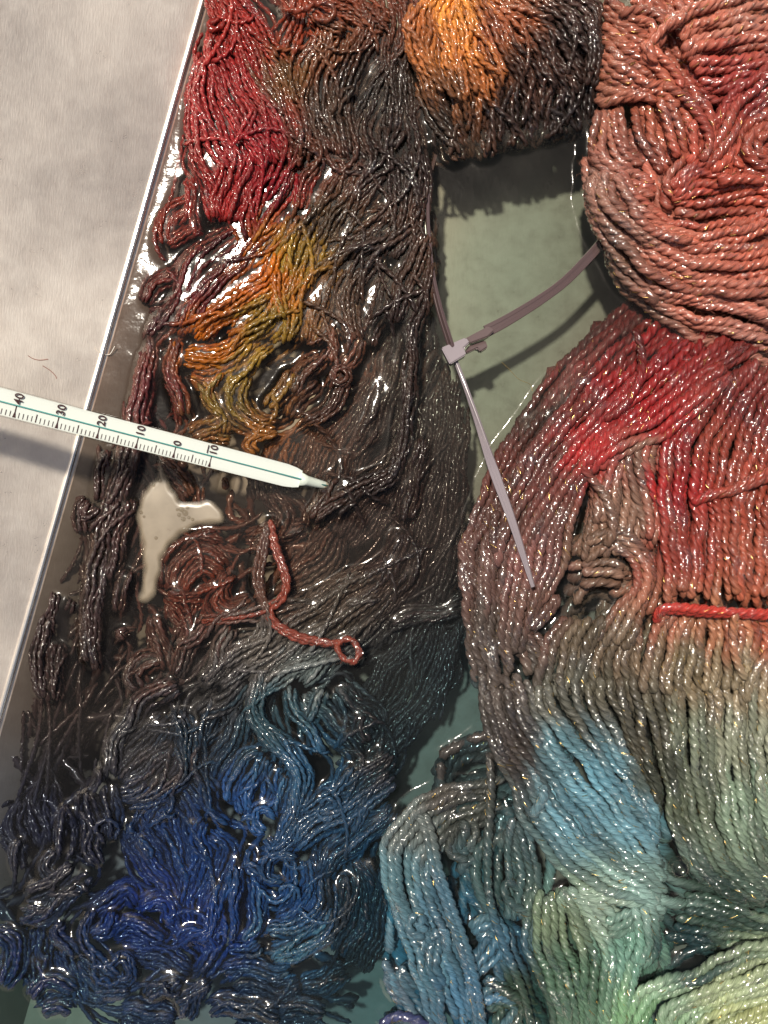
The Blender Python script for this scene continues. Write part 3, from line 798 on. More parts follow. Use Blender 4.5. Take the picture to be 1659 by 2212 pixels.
# the red sweep, three bands running from the coral skein down to the left side
O0 = [(1080,-210),(900,-40),(650,230),(490,490),(390,740),(335,900),(340,1100),(365,1300),(410,1500)]
O1 = [(1250,-190),(1060,-40),(800,230),(620,470),(500,720),(420,900),(410,1100),(420,1300),(470,1500)]
O2 = [(1430,-150),(1230,0),(970,240),(770,460),(620,690),(520,900),(490,1080),(480,1280),(520,1480)]
O3 = [(1610,-110),(1400,30),(1120,270),(900,470),(740,680),(630,900),(590,1080),(560,1240),(560,1400)]
O4 = [(1790,-60),(1560,70),(1280,290),(1040,440),(890,590),(830,770),(790,960),(700,1130),(630,1290)]
rr('D', O0, O1, 2.6, amp=2.2, layers=2, zp=[-9, -6, -3.5, -2, 0, 0.5, 1, 1, 0])
rr('D', O1, O2, 4.6, amp=0.8, layers=2, zp=[-9, -5, -2.5, -1, 0, 0.5, 1, 1, 0])
rr('D', O2, O3, 6.2, amp=0.8, layers=2, zp=[-9, -4, -1, 0, 0, 0.5, 0.5, 0, -1])
rr('D', O3, O4, 7.2, amp=1.0, layers=2, zp=[-9, -3, 0, 0, 0, 0, 0, 0, -2])
R_.lock('D', [(1500,110),(1320,250),(1150,370),(960,470),(880,560)], 70, 8.6)
rr('D', [(980,470),(900,590),(880,710),(850,860),(830,980)], [(1200,370),(1210,560),(1200,740),(1150,900)], 5.0, amp=1.4, layers=2)
R_.lock('D', [(1110,400),(1100,520),(1120,640),(1150,760),(1140,880)], 60, 6.6)
R_.lock('D', [(1010,460),(980,580),(960,680),(940,800)], 60, 6.2)
# small fold
rr('D', [(835,880),(950,810),(1080,840),(1160,950),(1165,1080),(1110,1210),(1060,1360)], [(870,960),(950,900),(1040,920),(1090,990),(1070,1080),(960,1180),(900,1330)], 6.2, amp=1.6, layers=2)
rr('D', [(840,950),(940,930),(1050,960)], [(850,1060),(940,1060),(1030,1060)], 4.8, amp=0.6, layers=2)
# red field on the right
rr('D', [(1420,120),(1290,270),(1200,430),(1185,600),(1195,800),(1210,960),(1215,1130)], [(1560,120),(1430,290),(1340,460),(1310,640),(1310,800),(1320,960),(1320,1140)], 7.4, amp=1.2, layers=2)
rr('D', [(1560,80),(1430,290),(1340,460),(1320,640),(1320,800),(1320,960),(1320,1140)], [(1720,80),(1560,300),(1490,480),(1460,660),(1460,800),(1460,960),(1450,1150)], 6.6, amp=1.2, layers=2)
rr('D', [(1700,120),(1570,300),(1500,480),(1470,660),(1470,800),(1470,960),(1460,1150)], [(1860,120),(1720,300),(1640,480),(1600,660),(1600,800),(1590,960),(1580,1150)], 6.9, amp=1.2, layers=2)
rr('D', [(1760,300),(1640,480),(1610,660),(1600,960),(1590,1150)], [(1860,300),(1800,480),(1760,660),(1740,960),(1730,1150)], 7.0, amp=1.2, layers=2)
for q in range(2):
    single(R_, 'D', [(1720,530+q*30),(1600,590+q*22),(1500,640+q*12),(1420,655+q*10),(1330,700)], [8.6, 9, 8.6, 7.4], None)
    single(R_, 'D', [(1170,1200+q*16),(1200,1160+q*10),(1260,1148+q*14),(1400,1160+q*12),(1560,1170+q*10),(1720,1175+q*14)], [7, 10.8 - q, 11.6 - q * 1.2, 11.4 - q, 11], tuple(srgb((175, 56, 46)) * 0.75))
# below the tie
rr('D', [(1225,1150),(1150,1290),(1110,1420),(1105,1530)], [(1400,1150),(1390,1290),(1380,1420),(1370,1530)], 6.8, amp=1.0, layers=2)
rr('D', [(1390,1150),(1390,1290),(1380,1420),(1370,1530)], [(1720,1150),(1740,1290),(1740,1420),(1740,1530)], 7.2, amp=1.0, layers=2)
rr('D', [(760,1190),(690,1300),(660,1400),(640,1530)], [(1000,1180),(940,1300),(900,1400),(880,1530)], 5.2, amp=1.2, layers=2)
rr('D', [(1010,1180),(940,1300),(900,1400),(880,1530)], [(1120,1180),(1110,1320),(1110,1420),(1110,1530)], 4.6, amp=1.2, layers=2)
R_.lock('D', [(740,1080),(680,1170),(620,1240)], 50, 7.0)
rr('D', [(640,1240),(720,1300),(760,1390)], [(570,1260),(600,1350),(600,1450)], 4.4, layers=1)
# blue lens and green field
G0 = [(400,-40),(450,230),(550,480),(640,680),(790,850),(980,950),(1210,1020)]
G1 = [(500,-40),(560,190),(690,400),(800,560),(930,710),(1080,830),(1225,940)]
G2 = [(620,-40),(680,150),(820,340),(930,480),(1040,620),(1130,730),(1215,830)]
G3 = [(780,-40),(830,120),(930,280),(1020,400),(1090,520),(1150,620),(1200,720)]
G4 = [(940,-40),(970,100),(1030,210),(1080,310),(1120,420),(1160,510),(1190,600)]
G5 = [(1100,-40),(1110,80),(1120,180),(1140,270),(1160,350),(1180,430),(1195,500)]
for a, b, z in ((G0, G1, 6.0), (G1, G2, 7.6), (G2, G3, 8.2), (G3, G4, 7.8), (G4, G5, 6.8)):
    rr('F', a, b, z, amp=0.7, layers=2, wob=0.34, dive=2.5)
H0 = [(1100,-40),(1140,180),(1210,430),(1240,640),(1310,800),(1440,900),(1600,970)]
H1 = [(1300,-40),(1310,200),(1340,420),(1370,620),(1450,790),(1560,890),(1680,950)]
H2 = [(1500,-40),(1500,200),(1510,420),(1540,620),(1600,780),(1680,880),(1760,930)]
H3 = [(1720,-40),(1720,200),(1720,420),(1740,620),(1760,780),(1800,860),(1860,900)]
for a, b, z in ((H0, H1, 6.4), (H1, H2, 7.4), (H2, H3, 7.4)):
    rr('F', a, b, z, amp=1.0, layers=2, wob=0.34, dive=2.5)
R_.lock('F', [(1270,30),(1270,150),(1240,300)], 30, 8.2)
rr('F', [(640,900),(600,1020),(610,1200),(690,1350),(750,1520)], [(760,880),(780,1000),(830,1180),(860,1350),(860,1520)], 5.6, amp=1.2, layers=2)
rr('F', [(760,880),(790,1000),(840,1180),(860,1350),(860,1520)], [(870,880),(1010,980),(1100,1070),(1110,1260),(1040,1520)], 6.0, amp=1.4, layers=2)
R_.lock('F', [(960,1060),(1010,1040),(1080,1000)], 50, 7.4)
R_.lock('F', [(1090,960),(1120,1040),(1120,1130),(1090,1220)], 70, 7.4)
rr('F', [(1290,890),(1440,920),(1600,990),(1740,1030)], [(1270,1000),(1420,1030),(1560,1060),(1740,1090)], 3.8, amp=1.0, layers=2)
rr('F', [(1270,1000),(1420,1030),(1560,1060),(1740,1090)], [(1200,1110),(1360,1130),(1500,1130),(1740,1150)], 2.6, amp=1.0, layers=2)
rr('F', [(1020,1520),(1050,1390),(1150,1290),(1330,1240),(1470,1160),(1720,1090)], [(1150,1520),(1170,1410),(1270,1350),(1430,1310),(1560,1250),(1740,1200)], 6.2, amp=1.2, layers=2)
rr('F', [(1150,1520),(1170,1420),(1280,1360),(1430,1310),(1560,1250),(1740,1200)], [(1360,1540),(1400,1470),(1480,1420),(1580,1390),(1660,1360),(1760,1330)], 7.0, amp=1.2, layers=2)
rr('F', [(1360,1540),(1410,1460),(1500,1420),(1600,1380),(1760,1320)], [(1600,1580),(1640,1540),(1680,1500),(1720,1480),(1780,1450)], 6.6, amp=1.2, layers=2)
# teal coil on the left
rr('F', [(480,160),(350,220),(250,300),(200,400)], [(500,330),(400,330),(320,380),(280,460)], -1.5, amp=1.6, layers=2)
rr('F', [(520,400),(360,430),(180,470),(50,590),(-10,700),(-5,830),(30,980),(80,1120),(140,1290),(190,1520)], [(540,520),(400,510),(250,560),(140,640),(80,740),(80,860),(120,1000),(180,1130),(240,1280),(290,1520)], 3.8, amp=1.4, layers=2, zp=[-2, 0, 0.5, 0.5, 0, 0, 0, 0])
rr('F', [(540,520),(400,510),(260,560),(150,650),(90,750),(90,860),(130,1000),(190,1130),(250,1280),(300,1520)], [(560,600),(460,610),(350,640),(260,720),(210,800),(220,900),(270,1010),(320,1140),(380,1300),(410,1520)], 3.2, amp=1.2, layers=2, zp=[-2, -1, 0, 0, 0, 0, 0, 0])
rr('F', [(420,640),(340,730),(330,840),(380,960),(440,1100),(480,1260),(500,1520)], [(580,640),(520,760),(510,880),(540,1000),(580,1120),(620,1260),(700,1520)], 1.6, amp=1.2, layers=2)
R_.lock('F', [(330,600),(350,640),(320,700),(380,740)], 60, 4.6)
R_.lock('F', [(560,600),(600,760),(600,900),(570,1040)], 70, 3.4)
for off in (0, 22):
    single(R_, 'F', [(150+off,560),(185+off,660),(215+off,800),(270+off,960),(330+off,1130),(380+off,1320),(410+off,1530)], [4.5, 6.4, 6.6, 6.4, 6.4, 6], None)
single(R_, 'F', [(455,300),(462,440),(455,600),(448,760),(460,950),(520,1140),(600,1330),(640,1500)], [2, 4.8, 5.6, 5.6, 5.4, 5.4, 5], None)
single(R_, 'F', [(590,900),(540,860),(520,900),(560,960),(640,1000)], [4, 5, 5.4, 4], None)
for pts, w, z in [([(30,1240),(90,1330),(150,1440),(170,1520)], 70, 2.6), ([(200,1060),(240,1120),(200,1220),(260,1330)], 60, 5.0), ([(380,1080),(460,1050),(500,1120),(440,1180),(380,1240)], 60, 4.2),
                  ([(420,1300),(520,1330),(600,1380)], 60, 3.6), ([(420,1400),(500,1350),(560,1420),(500,1500)], 60, 4.0), ([(160,1000),(130,1060),(180,1090)], 40, 5.2)]:
    R_.lock('F', pts, w, z)
single(R_, 'F', [(-20,1480),(60,1440),(150,1460),(200,1500)], [3, 4, 3], tuple(srgb((62, 70, 112)) * 0.6))
single(R_, 'F', [(640,580),(690,490),(680,440)], [6.5, 9.4, 8.6], None)
POLY_R = [(1260,690),(1420,700),(1700,780),(1700,2240),(830,2240),(820,1900),(840,1800),(960,1620),(1050,1570),(1010,1400),(1000,1200),(1080,1000)]
R_.fill(POLY_R, 110, -1.5, 2.2, length=(150, 320), rad=1.3, rnd=0.2)
R_.fill(POLY_R, 170, -12, -1, length=(150, 320), rad=1.9)

SKEINS = (L_, B_, C_, R_)

def strays(sk, count, length, spread, poly):
    cell = 6.0
    tz = np.full((400, 300), -9.0)
    for q in sk.strands:
        V = q[0]
        kz = H / (H - V[:, 2])
        ix = ((V[:, 0] * kz / S + CX) / cell).astype(int); iy = ((CY - V[:, 1] * kz / S) / cell).astype(int)
        ok = (ix >= 0) & (ix < 300) & (iy >= 0) & (iy < 400)
        np.maximum.at(tz, (iy[ok], ix[ok]), V[ok, 2] * 1000)
    D = np.array(sk.dirs); xy = D[:, :2]; ang2 = 2 * np.arctan2(D[:, 3], D[:, 2])
    poly = np.array(poly, float); lo, hi = np.maximum(poly.min(0), 0), np.minimum(poly.max(0), (1658, 2211))
    made = tries = 0
    while made < count and tries < count * 30:
        tries += 1
        p = rng.uniform(lo, hi); pts = []; d = None; bias = rng.normal(0, spread); turn = rng.normal(0, spread * 0.12)
        for st in range(int(rng.uniform(*length) / 9)):
            ix, iy = int(p[0] / cell), int(p[1] / cell)
            if not (0 <= ix < 300 and 0 <= iy < 369) or tz[iy, ix] < -2.5:
                break
            pts.append((p[0], p[1], tz[iy, ix]))
            w = 1 / (((xy - p) ** 2).sum(1) + 200) ** 2
            a = 0.5 * math.atan2((w * np.sin(ang2)).sum(), (w * np.cos(ang2)).sum()) + bias
            bias += turn + rng.normal(0, 0.05)
            v = np.array([math.cos(a), math.sin(a)])
            if d is not None and v @ d < 0:
                v = -v
            d = v if d is None else 0.5 * d + 0.5 * v
            p = p + d * 9
        if len(pts) < 9:
            continue
        P = np.array(pts)
        zz = P[:, 2].copy()
        for _ in range(5):
            zz = np.maximum(np.convolve(np.pad(zz, 2, 'edge'), np.ones(5) / 5, 'valid'), zz - 0.5)
        P[:, 2] = zz + 0.18 * sk.dia * S * 1000
        P[0, 2] -= 1.2; P[-1, 2] -= 1.2
        sk.strand(P[::2] if len(P) > 12 else P, rank=1.5, rad=rng.uniform(0.85, 1.1))
        made += 1
strays(L_, 150, (70, 260), 0.45, POLY_L)
strays(B_, 26, (70, 180), 0.35, POLY_B)
strays(C_, 7, (90, 260), 0.35, POLY_C)
strays(R_, 9, (90, 300), 0.35, POLY_R)

# ============================================================ water: swells where it wets the yarn
def axis(lo, hi, step, far):
    c = np.arange(lo, hi, step)
    def grow(start, end, sgn):
        out, st, x = [], step, start
        while abs(x - end) > 0.012:
            st = min(st * 1.5, 0.012)
            x = x + sgn * st
            out.append(x)
        return out
    return np.r_[grow(c[0], far[0], -1)[::-1], c, grow(c[-1], far[1], 1)]
STEP = 0.0006
gx = axis(-0.121, 0.121, STEP, (-0.22, 0.33))
gy = axis(-0.160, 0.160, STEP, (-0.36, 0.36))
XX, YY = np.meshgrid(gx, gy)
# height map of the yarn on an even raster
rs = 0.00052
nx, ny = int(0.26 / rs), int(0.34 / rs)
top = np.full((ny, nx), -6.0)
for sk in SKEINS:
    for V, *_ in sk.strands:
        ix = ((V[:, 0] + 0.13) / rs).astype(int); iy = ((V[:, 1] + 0.17) / rs).astype(int)
        ok = (ix >= 0) & (ix < nx) & (iy >= 0) & (iy < ny)
        np.maximum.at(top, (iy[ok], ix[ok]), V[ok, 2] * 1000)
def dil(a):
    b = a.copy()
    for dx, dy in ((1, 0), (-1, 0), (0, 1), (0, -1)):
        b = np.maximum(b, np.roll(np.roll(a, dx, 1), dy, 0))
    return b
top = dil(top)
def blur(a, sig):
    fy = np.fft.fftfreq(a.shape[0])[:, None]; fx = np.fft.rfftfreq(a.shape[1])[None]
    return np.fft.irfft2(np.fft.rfft2(a) * np.exp(-2 * (np.pi * sig) ** 2 * (fx ** 2 + fy ** 2)), a.shape)
film = blur(np.clip(top, -0.5, 2.3), 1.7) * 0.66 + blur(np.clip(top, -0.5, 1.6), 4.5) * 0.28 + 0.12
film = np.maximum(film, 0)
def samp(a, X, Y):
    u = np.clip((X + 0.13) / rs, 0, nx - 1.01); v = np.clip((Y + 0.17) / rs, 0, ny - 1.01)
    i, j = u.astype(int), v.astype(int); fu, fv = u - i, v - j
    return (a[j, i] * (1 - fu) + a[j, i + 1] * fu) * (1 - fv) + (a[j + 1, i] * (1 - fu) + a[j + 1, i + 1] * fu) * fv
Zw = samp(film, XX, YY)
Zw[(np.abs(XX) > 0.125) | (np.abs(YY) > 0.165)] = 0
dw = (XX - A0[0]) * nrm[0] + (YY - A0[1]) * nrm[1]          # metres from the wall's waterline
Zw = np.where(dw < 0.012, Zw * np.clip(dw / 0.012, 0, 1), Zw) + 0.35 * np.exp(-np.clip(dw + 0.001, 0, 1) / 0.0016)
Zw = Zw + 0.05 * np.sin(XX * 420 + 1.3 * np.sin(YY * 260)) * np.sin(YY * 370 + 0.6)
lu = (XX - pc[0]) * nrm[0] + (YY - pc[1]) * nrm[1]
lv = (XX - pc[0]) * e[0] + (YY - pc[1]) * e[1]
q1, q2 = np.abs(lu) - (PW / 2 - 0.055), np.abs(lv) - (PL / 2 - 0.055)
sd = np.hypot(np.maximum(q1, 0), np.maximum(q2, 0)) + np.minimum(np.maximum(q1, q2), 0) - 0.055
idx = np.arange(XX.size).reshape(XX.shape)
Fq = np.stack([idx[:-1, :-1], idx[:-1, 1:], idx[1:, 1:], idx[1:, :-1]], -1).reshape(-1, 4)
keep = (sd.ravel()[Fq] < 0.0022).all(1)
Fq = Fq[keep]
used = np.unique(Fq)
remap = np.full(XX.size, -1); remap[used] = np.arange(len(used))
Vw = np.stack([XX.ravel(), YY.ravel(), Zw.ravel() * 0.001], 1)[used]
# dye clouds in the bath: x, y, tint of the water, strength of the murk
CLOUD = np.array([(1100,560,.82,.90,.84),(1130,480,.82,.90,.84),(1080,800,.82,.89,.83),(1000,1480,.62,.82,.88),(930,1600,.60,.80,.86),(820,1950,.5,.78,.88),(820,2150,.5,.78,.88),
                  (650,1100,.88,.76,.68),(800,1200,.86,.76,.70),(300,1250,.86,.78,.70),(150,1500,.80,.74,.70),(400,300,.92,.74,.70),(300,700,.88,.76,.70),(100,1750,.72,.76,.84),
                  (350,1900,.62,.76,.96),(30,2180,.66,.86,.86),(600,2000,.66,.78,.94),(600,600,.95,.84,.70),(800,300,.90,.82,.74),(1300,900,.92,.84,.80),(1300,1800,.84,.92,.92),(1500,400,.95,.85,.8)])
dx_ = Vw[:, None, 0] / S + CX - CLOUD[None, :, 0]; dy_ = CY - Vw[:, None, 1] / S - CLOUD[None, :, 1]
ww = 1 / (dx_ ** 2 + dy_ ** 2 + 4000) ** 1.5
ww /= ww.sum(1, keepdims=True)
Cw = np.ones((len(Vw), 4)); Cw[:, :3] = ww @ CLOUD[:, 2:5]

def water_mat(name, attr, murk, bump=True, vol=True, tint=(1, 1, 1), ior=1.36):
    m, n, l, p = new_mat(name)
    n.remove(p)
    out = n['Material Output']
    tr = n.new('ShaderNodeBsdfTransparent'); df = n.new('ShaderNodeBsdfDiffuse'); gl = n.new('ShaderNodeBsdfGlossy'); fr = n.new('ShaderNodeFresnel')
    gl.inputs['Roughness'].default_value = 0.09
    gb = n.new('ShaderNodeNewGeometry')
    l.new(math_node(n, l, 'MULTIPLY_ADD', gb.outputs['Backfacing'], 1 / ior - ior, ior), fr.inputs['IOR'])
    m1 = n.new('ShaderNodeMixShader'); m2 = n.new('ShaderNodeMixShader')
    l.new(tr.outputs[0], m1.inputs[1]); l.new(df.outputs[0], m1.inputs[2])
    l.new(m1.outputs[0], m2.inputs[1]); l.new(gl.outputs[0], m2.inputs[2])
    l.new(fr.outputs[0], m2.inputs[0])
    l.new(m2.outputs[0], out.inputs['Surface'])
    geo = n.new('ShaderNodeNewGeometry')
    if attr:
        at = n.new('ShaderNodeAttribute'); at.attribute_name = attr
        l.new(at.outputs['Color'], tr.inputs[0])
        dk = n.new('ShaderNodeVectorMath'); dk.operation = 'MULTIPLY'; dk.inputs[1].default_value = (0.42, 0.37, 0.33)
        l.new(at.outputs['Color'], dk.inputs[0]); l.new(dk.outputs[0], df.inputs[0])
        nz = n.new('ShaderNodeTexNoise'); nz.inputs['Scale'].default_value = 38; nz.inputs['Detail'].default_value = 4
        l.new(geo.outputs['Position'], nz.inputs['Vector'])
        mr = n.new('ShaderNodeMapRange'); mr.inputs['From Min'].default_value = 0.35; mr.inputs['From Max'].default_value = 0.7; mr.inputs['To Min'].default_value = murk * 0.3; mr.inputs['To Max'].default_value = murk * 1.8
        l.new(nz.outputs['Fac'], mr.inputs['Value']); l.new(mr.outputs[0], m1.inputs[0])
    else:
        tr.inputs[0].default_value = (*tint, 1)
        m1.inputs[0].default_value = murk
    if bump:
        bz = n.new('ShaderNodeTexNoise'); bz.inputs['Scale'].default_value = 420; bz.inputs['Detail'].default_value = 2
        l.new(geo.outputs['Position'], bz.inputs['Vector'])
        b = n.new('ShaderNodeBump'); b.inputs['Strength'].default_value = 0.12; b.inputs['Distance'].default_value = 0.0006
        l.new(bz.outputs['Fac'], b.inputs['Height'])
        l.new(b.outputs[0], gl.inputs['Normal']); l.new(b.outputs[0], fr.inputs['Normal'])
    if vol:
        va = n.new('ShaderNodeVolumeAbsorption')
        va.inputs['Color'].default_value = (0.66, 0.69, 0.66, 1)
        va.inputs['Density'].default_value = 40.0
        l.new(va.outputs[0], out.inputs['Volume'])
    return m
M_WATER = water_mat('dye_bath_water', 'tint', 0.015)
M_DROP = water_mat('clear_drop', None, 0.0, bump=False, vol=False, ior=1.5)
water = mesh_np('dye_bath_water', Vw, remap[Fq], M_WATER, None, True, {'tint': ('FLOAT_COLOR', Cw)})
water['kind'] = 'structure'
water['label'] = 'murky warm dye bath water tinted green grey, brown and teal between the skeins'
water['category'] = 'water'

# ============================================================ beads of water clinging to the thick yarn
def beads(sk, count, size, zmin, name, label):
    us = []
    k1, k2 = 7, 3
    for a in range(1, k2):
        for b_ in range(k1):
            ph, th = math.pi * 0.5 * a / (k2 - 1), 2 * math.pi * b_ / k1
            us.append((math.sin(ph) * math.cos(th), math.sin(ph) * math.sin(th), math.cos(ph)))
    us = np.array([(0, 0, 1.0)] + us)
    fs = [(0, 1 + b_, 1 + (b_ + 1) % k1) for b_ in range(k1)]
    for a in range(k2 - 2):
        for b_ in range(k1):
            i0, i1 = 1 + a * k1 + b_, 1 + a * k1 + (b_ + 1) % k1
            fs += [(i0, i0 + k1, i1 + k1), (i0, i1 + k1, i1)]
    fs = np.array(fs)
    st = sorted(sk.strands, key=lambda s: -s[4])[:sk.maxpart]
    VV, FF, off = [], [], 0
    wts = np.array([len(s[0]) for s in st], float); wts /= wts.sum()
    tries = 0
    while off // len(us) < count and tries < count * 30:
        tries += 1
        s_ = st[rng.choice(len(st), p=wts)]
        if s_[5] != sk.nv:
            continue
        V = s_[0].reshape(-1, sk.nv, 3)
        if len(V) < 6:
            continue
        i = int(rng.integers(2, len(V) - 3))
        c = V[i].mean(0); t = V[i + 1].mean(0) - V[i - 1].mean(0)
        if c[2] * 1000 < zmin:
            continue
        t /= np.linalg.norm(t)
        j = int(np.argsort(-(V[i] - c) @ np.array((SUN_FROM.x * 0.5, SUN_FROM.y * 0.5, 1.0)))[rng.integers(0, 3)])
        nrmv = V[i, j] - c; nrmv -= t * (nrmv @ t); nrmv /= np.linalg.norm(nrmv)
        # hide the ones buried below other strands
        p = V[i, j]
        tz = samp(top, np.array([p[0]]), np.array([p[1]]))[0]
        if tz > p[2] * 1000 + 0.8:
            continue
        cl = math.sin(p[0] * 310 + 2 * math.sin(p[1] * 190)) + math.sin(p[1] * 270 + 2 * math.sin(p[0] * 230 + 1)) + math.sin((p[0] + p[1]) * 520)
        if cl < rng.uniform(-0.6, 1.2):
            continue
        sd_ = np.cross(nrmv, t)
        a = size * rng.lognormal(0, 0.35); b_ = a * rng.uniform(0.3, 0.55); h_ = b_ * rng.uniform(0.25, 0.45)
        sk_a = rng.normal(0, 0.5)
        t2 = t * math.cos(sk_a) + sd_ * math.sin(sk_a); s2 = np.cross(nrmv, t2)
        P = p + us[:, :1] * a * t2 + us[:, 1:2] * b_ * s2 + (us[:, 2:] * h_ - h_ * 0.25) * nrmv + 0.12 * b_ * np.sin(us[:, :1] * 4 + rng.uniform(0, 6)) * s2
        VV.append(P); FF.append(fs + off); off += len(us)
    o = mesh_np(name, np.vstack(VV), np.vstack(FF), M_DROP, None, True)
    o['kind'] = 'stuff'
    o['label'] = label
    o['category'] = 'water beads'
beads(R_, 6000, 0.0013, 0.5, 'water_beads', 'glinting water beads clinging to the red to teal skein')
beads(C_, 2200, 0.0010, 3.0, 'water_beads', 'glinting water beads clinging to the coral skein')
beads(B_, 900, 0.0007, -1.0, 'water_beads', 'glinting water beads clinging to the dark brown skein')
beads(L_, 3600, 0.0008, 0.4, 'water_beads', 'glinting water beads clinging to the fine red to blue skein')

# gold glitter filaments spun into the thick yarn
M_GOLD = simple('gold_filament', (0.83, 0.58, 0.2), 0.22, 1.0)
def glitter(sk, count):
    st = sorted(sk.strands, key=lambda s: -s[4])[:sk.maxpart]
    wts = np.array([len(s[0]) for s in st], float); wts /= wts.sum()
    VV, FF, off = [], [], 0
    for _ in range(count):
        s_ = st[rng.choice(len(st), p=wts)]
        if s_[5] != sk.nv:
            continue
        V = s_[0].reshape(-1, sk.nv, 3)
        if len(V) < 8:
            continue
        i = int(rng.integers(1, len(V) - 4)); j = int(rng.integers(0, sk.nv))
        a, b_ = V[i, j], V[i + 2, (j + int(rng.integers(-1, 2))) % sk.nv]
        c = V[i:i + 3].reshape(-1, 3).mean(0)
        a, b_ = c + (a - c) * 1.06, c + (b_ - c) * 1.06
        d = b_ - a; L = np.linalg.norm(d)
        if L < 1e-5:
            continue
        d /= L
        up = (a - c) / np.linalg.norm(a - c)
        sd_ = np.cross(d, up); w = 0.00011
        m_ = (a + b_) / 2 + up * 0.00012
        for q in (a, m_, b_):
            VV += [q + sd_ * w, q - sd_ * w, q + up * w]
        for r0 in (0, 3):
            for q in range(3):
                FF.append((off + r0 + q, off + r0 + (q + 1) % 3, off + r0 + 3 + (q + 1) % 3, off + r0 + 3 + q))
        off += 9
    o = mesh_np('glitter_filaments', np.array(VV) - sk.base[None], np.array(FF), M_GOLD, sk.root, True)
    o['kind'] = 'stuff'
glitter(C_, 1800)
glitter(R_, 3000)

def fuzz(sk, count, length):
    st = [q for q in sorted(sk.strands, key=lambda s: -s[4])[:sk.maxpart] if q[5] == sk.nv and len(q[0]) >= 8 * sk.nv]
    wts = np.array([len(q[0]) for q in st], float); wts /= wts.sum()
    VV, FF, CC, off = [], [], [], 0
    pick = rng.choice(len(st), size=count, p=wts)
    for q in pick:
        V = st[q][0].reshape(-1, sk.nv, 3); D = st[q][2].reshape(-1, sk.nv, 4)
        i = int(rng.integers(1, len(V) - 2)); j = int(rng.integers(0, sk.nv))
        c = V[i].mean(0); o = V[i, j] - c; o /= np.linalg.norm(o)
        if o[2] < -0.1:
            continue
        t = V[i + 1].mean(0) - V[i - 1].mean(0); t /= np.linalg.norm(t)
        d = (o * rng.uniform(0.2, 0.7) + t * rng.normal(0, 0.8) + rng.normal(0, 0.25, 3)); d /= np.linalg.norm(d)
        L = length * rng.lognormal(0, 0.4)
        bend = rng.normal(0, 0.35, 3)
        p0 = V[i, j]; p1 = p0 + d * L * 0.5; p2 = p1 + (d + bend) * L * 0.5
        sd_ = np.cross(d, o + 1e-3); sd_ /= np.linalg.norm(sd_) + 1e-9
        w = 0.00003
        VV += [p0 + sd_ * w, p0 - sd_ * w, p0 + o * w, p1 + sd_ * w, p1 - sd_ * w, p1 + o * w, p2]
        for a_, b_ in ((0, 1), (1, 2), (2, 0)):
            FF += [(off + a_, off + b_, off + 3 + b_), (off + a_, off + 3 + b_, off + 3 + a_), (off + 3 + a_, off + 3 + b_, off + 6)]
        CC += [D[i, j] * 1.3] * 7
        off += 7
    VV = np.array(VV)
    o = mesh_np('fuzz', VV - sk.base[None], np.array(FF), sk.mat, sk.root, True, {'dye': ('FLOAT_COLOR', np.array(CC)), 'fib': ('FLOAT_VECTOR', VV * 900)})
    o['kind'] = 'stuff'
for sk, n_, ln in ((L_, 16000, 0.0016), (B_, 7000, 0.0018), (C_, 8000, 0.0018), (R_, 13000, 0.0018)):
    fuzz(sk, n_, ln)
for sk in SKEINS:
    sk.build()
print('TRIS', sum(2 * len(q[1]) for sk in SKEINS for q in sk.strands), [len(sk.strands) for sk in SKEINS])

# ============================================================ pale tan film between the dark strands
def smooth_loop(pts, n):
    P = np.array(pts, float)
    return resample(np.vstack([P, P[:1]]), -n)[:-1]
TAN_PATCH = smooth_loop(T('C', [(692,505),(672,590),(625,645),(598,720),(596,800),(612,880),(618,980),(612,1070),(600,1120),(640,1125),(668,1090),(690,1010),(700,940),(735,880),(790,830),(850,795),(910,790),(965,775),(945,715),(890,690),(800,700),(760,665),(730,610),(705,550)]), 110)
st_ = 3.0
sx = np.arange(TAN_PATCH[:, 0].min() - 6, TAN_PATCH[:, 0].max() + 6, st_); sy = np.arange(TAN_PATCH[:, 1].min() - 6, TAN_PATCH[:, 1].max() + 6, st_)
GX, GY = np.meshgrid(sx, sy)
pts_ = np.stack([GX.ravel(), GY.ravel()], 1)
dist = np.full(len(pts_), 1e9); ins = np.zeros(len(pts_), bool)
for i in range(len(TAN_PATCH)):
    a_, b_ = TAN_PATCH[i - 1], TAN_PATCH[i]
    ab = b_ - a_
    t_ = np.clip(((pts_ - a_) @ ab) / (ab @ ab + 1e-9), 0, 1)
    dist = np.minimum(dist, np.linalg.norm(pts_ - a_ - t_[:, None] * ab, axis=1))
    cr_ = (a_[1] > pts_[:, 1]) != (b_[1] > pts_[:, 1])
    xi = a_[0] + (pts_[:, 1] - a_[1]) * (b_[0] - a_[0]) / (b_[1] - a_[1] + 1e-12)
    ins ^= cr_ & (pts_[:, 0] < xi)
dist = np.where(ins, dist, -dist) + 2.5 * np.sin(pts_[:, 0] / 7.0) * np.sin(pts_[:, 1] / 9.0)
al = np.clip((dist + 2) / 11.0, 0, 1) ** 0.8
ids = np.arange(len(pts_)).reshape(GX.shape)
fq_ = np.stack([ids[:-1, :-1], ids[1:, :-1], ids[1:, 1:], ids[:-1, 1:]], -1).reshape(-1, 4)
fq_ = fq_[(al[fq_] > 0).any(1)]
us_ = np.unique(fq_); rm_ = np.full(len(pts_), -1); rm_[us_] = np.arange(len(us_))
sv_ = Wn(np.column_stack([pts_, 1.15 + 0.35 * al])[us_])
sc_ = np.ones((len(us_), 4)); sc_[:, :3] = al[us_][:, None]
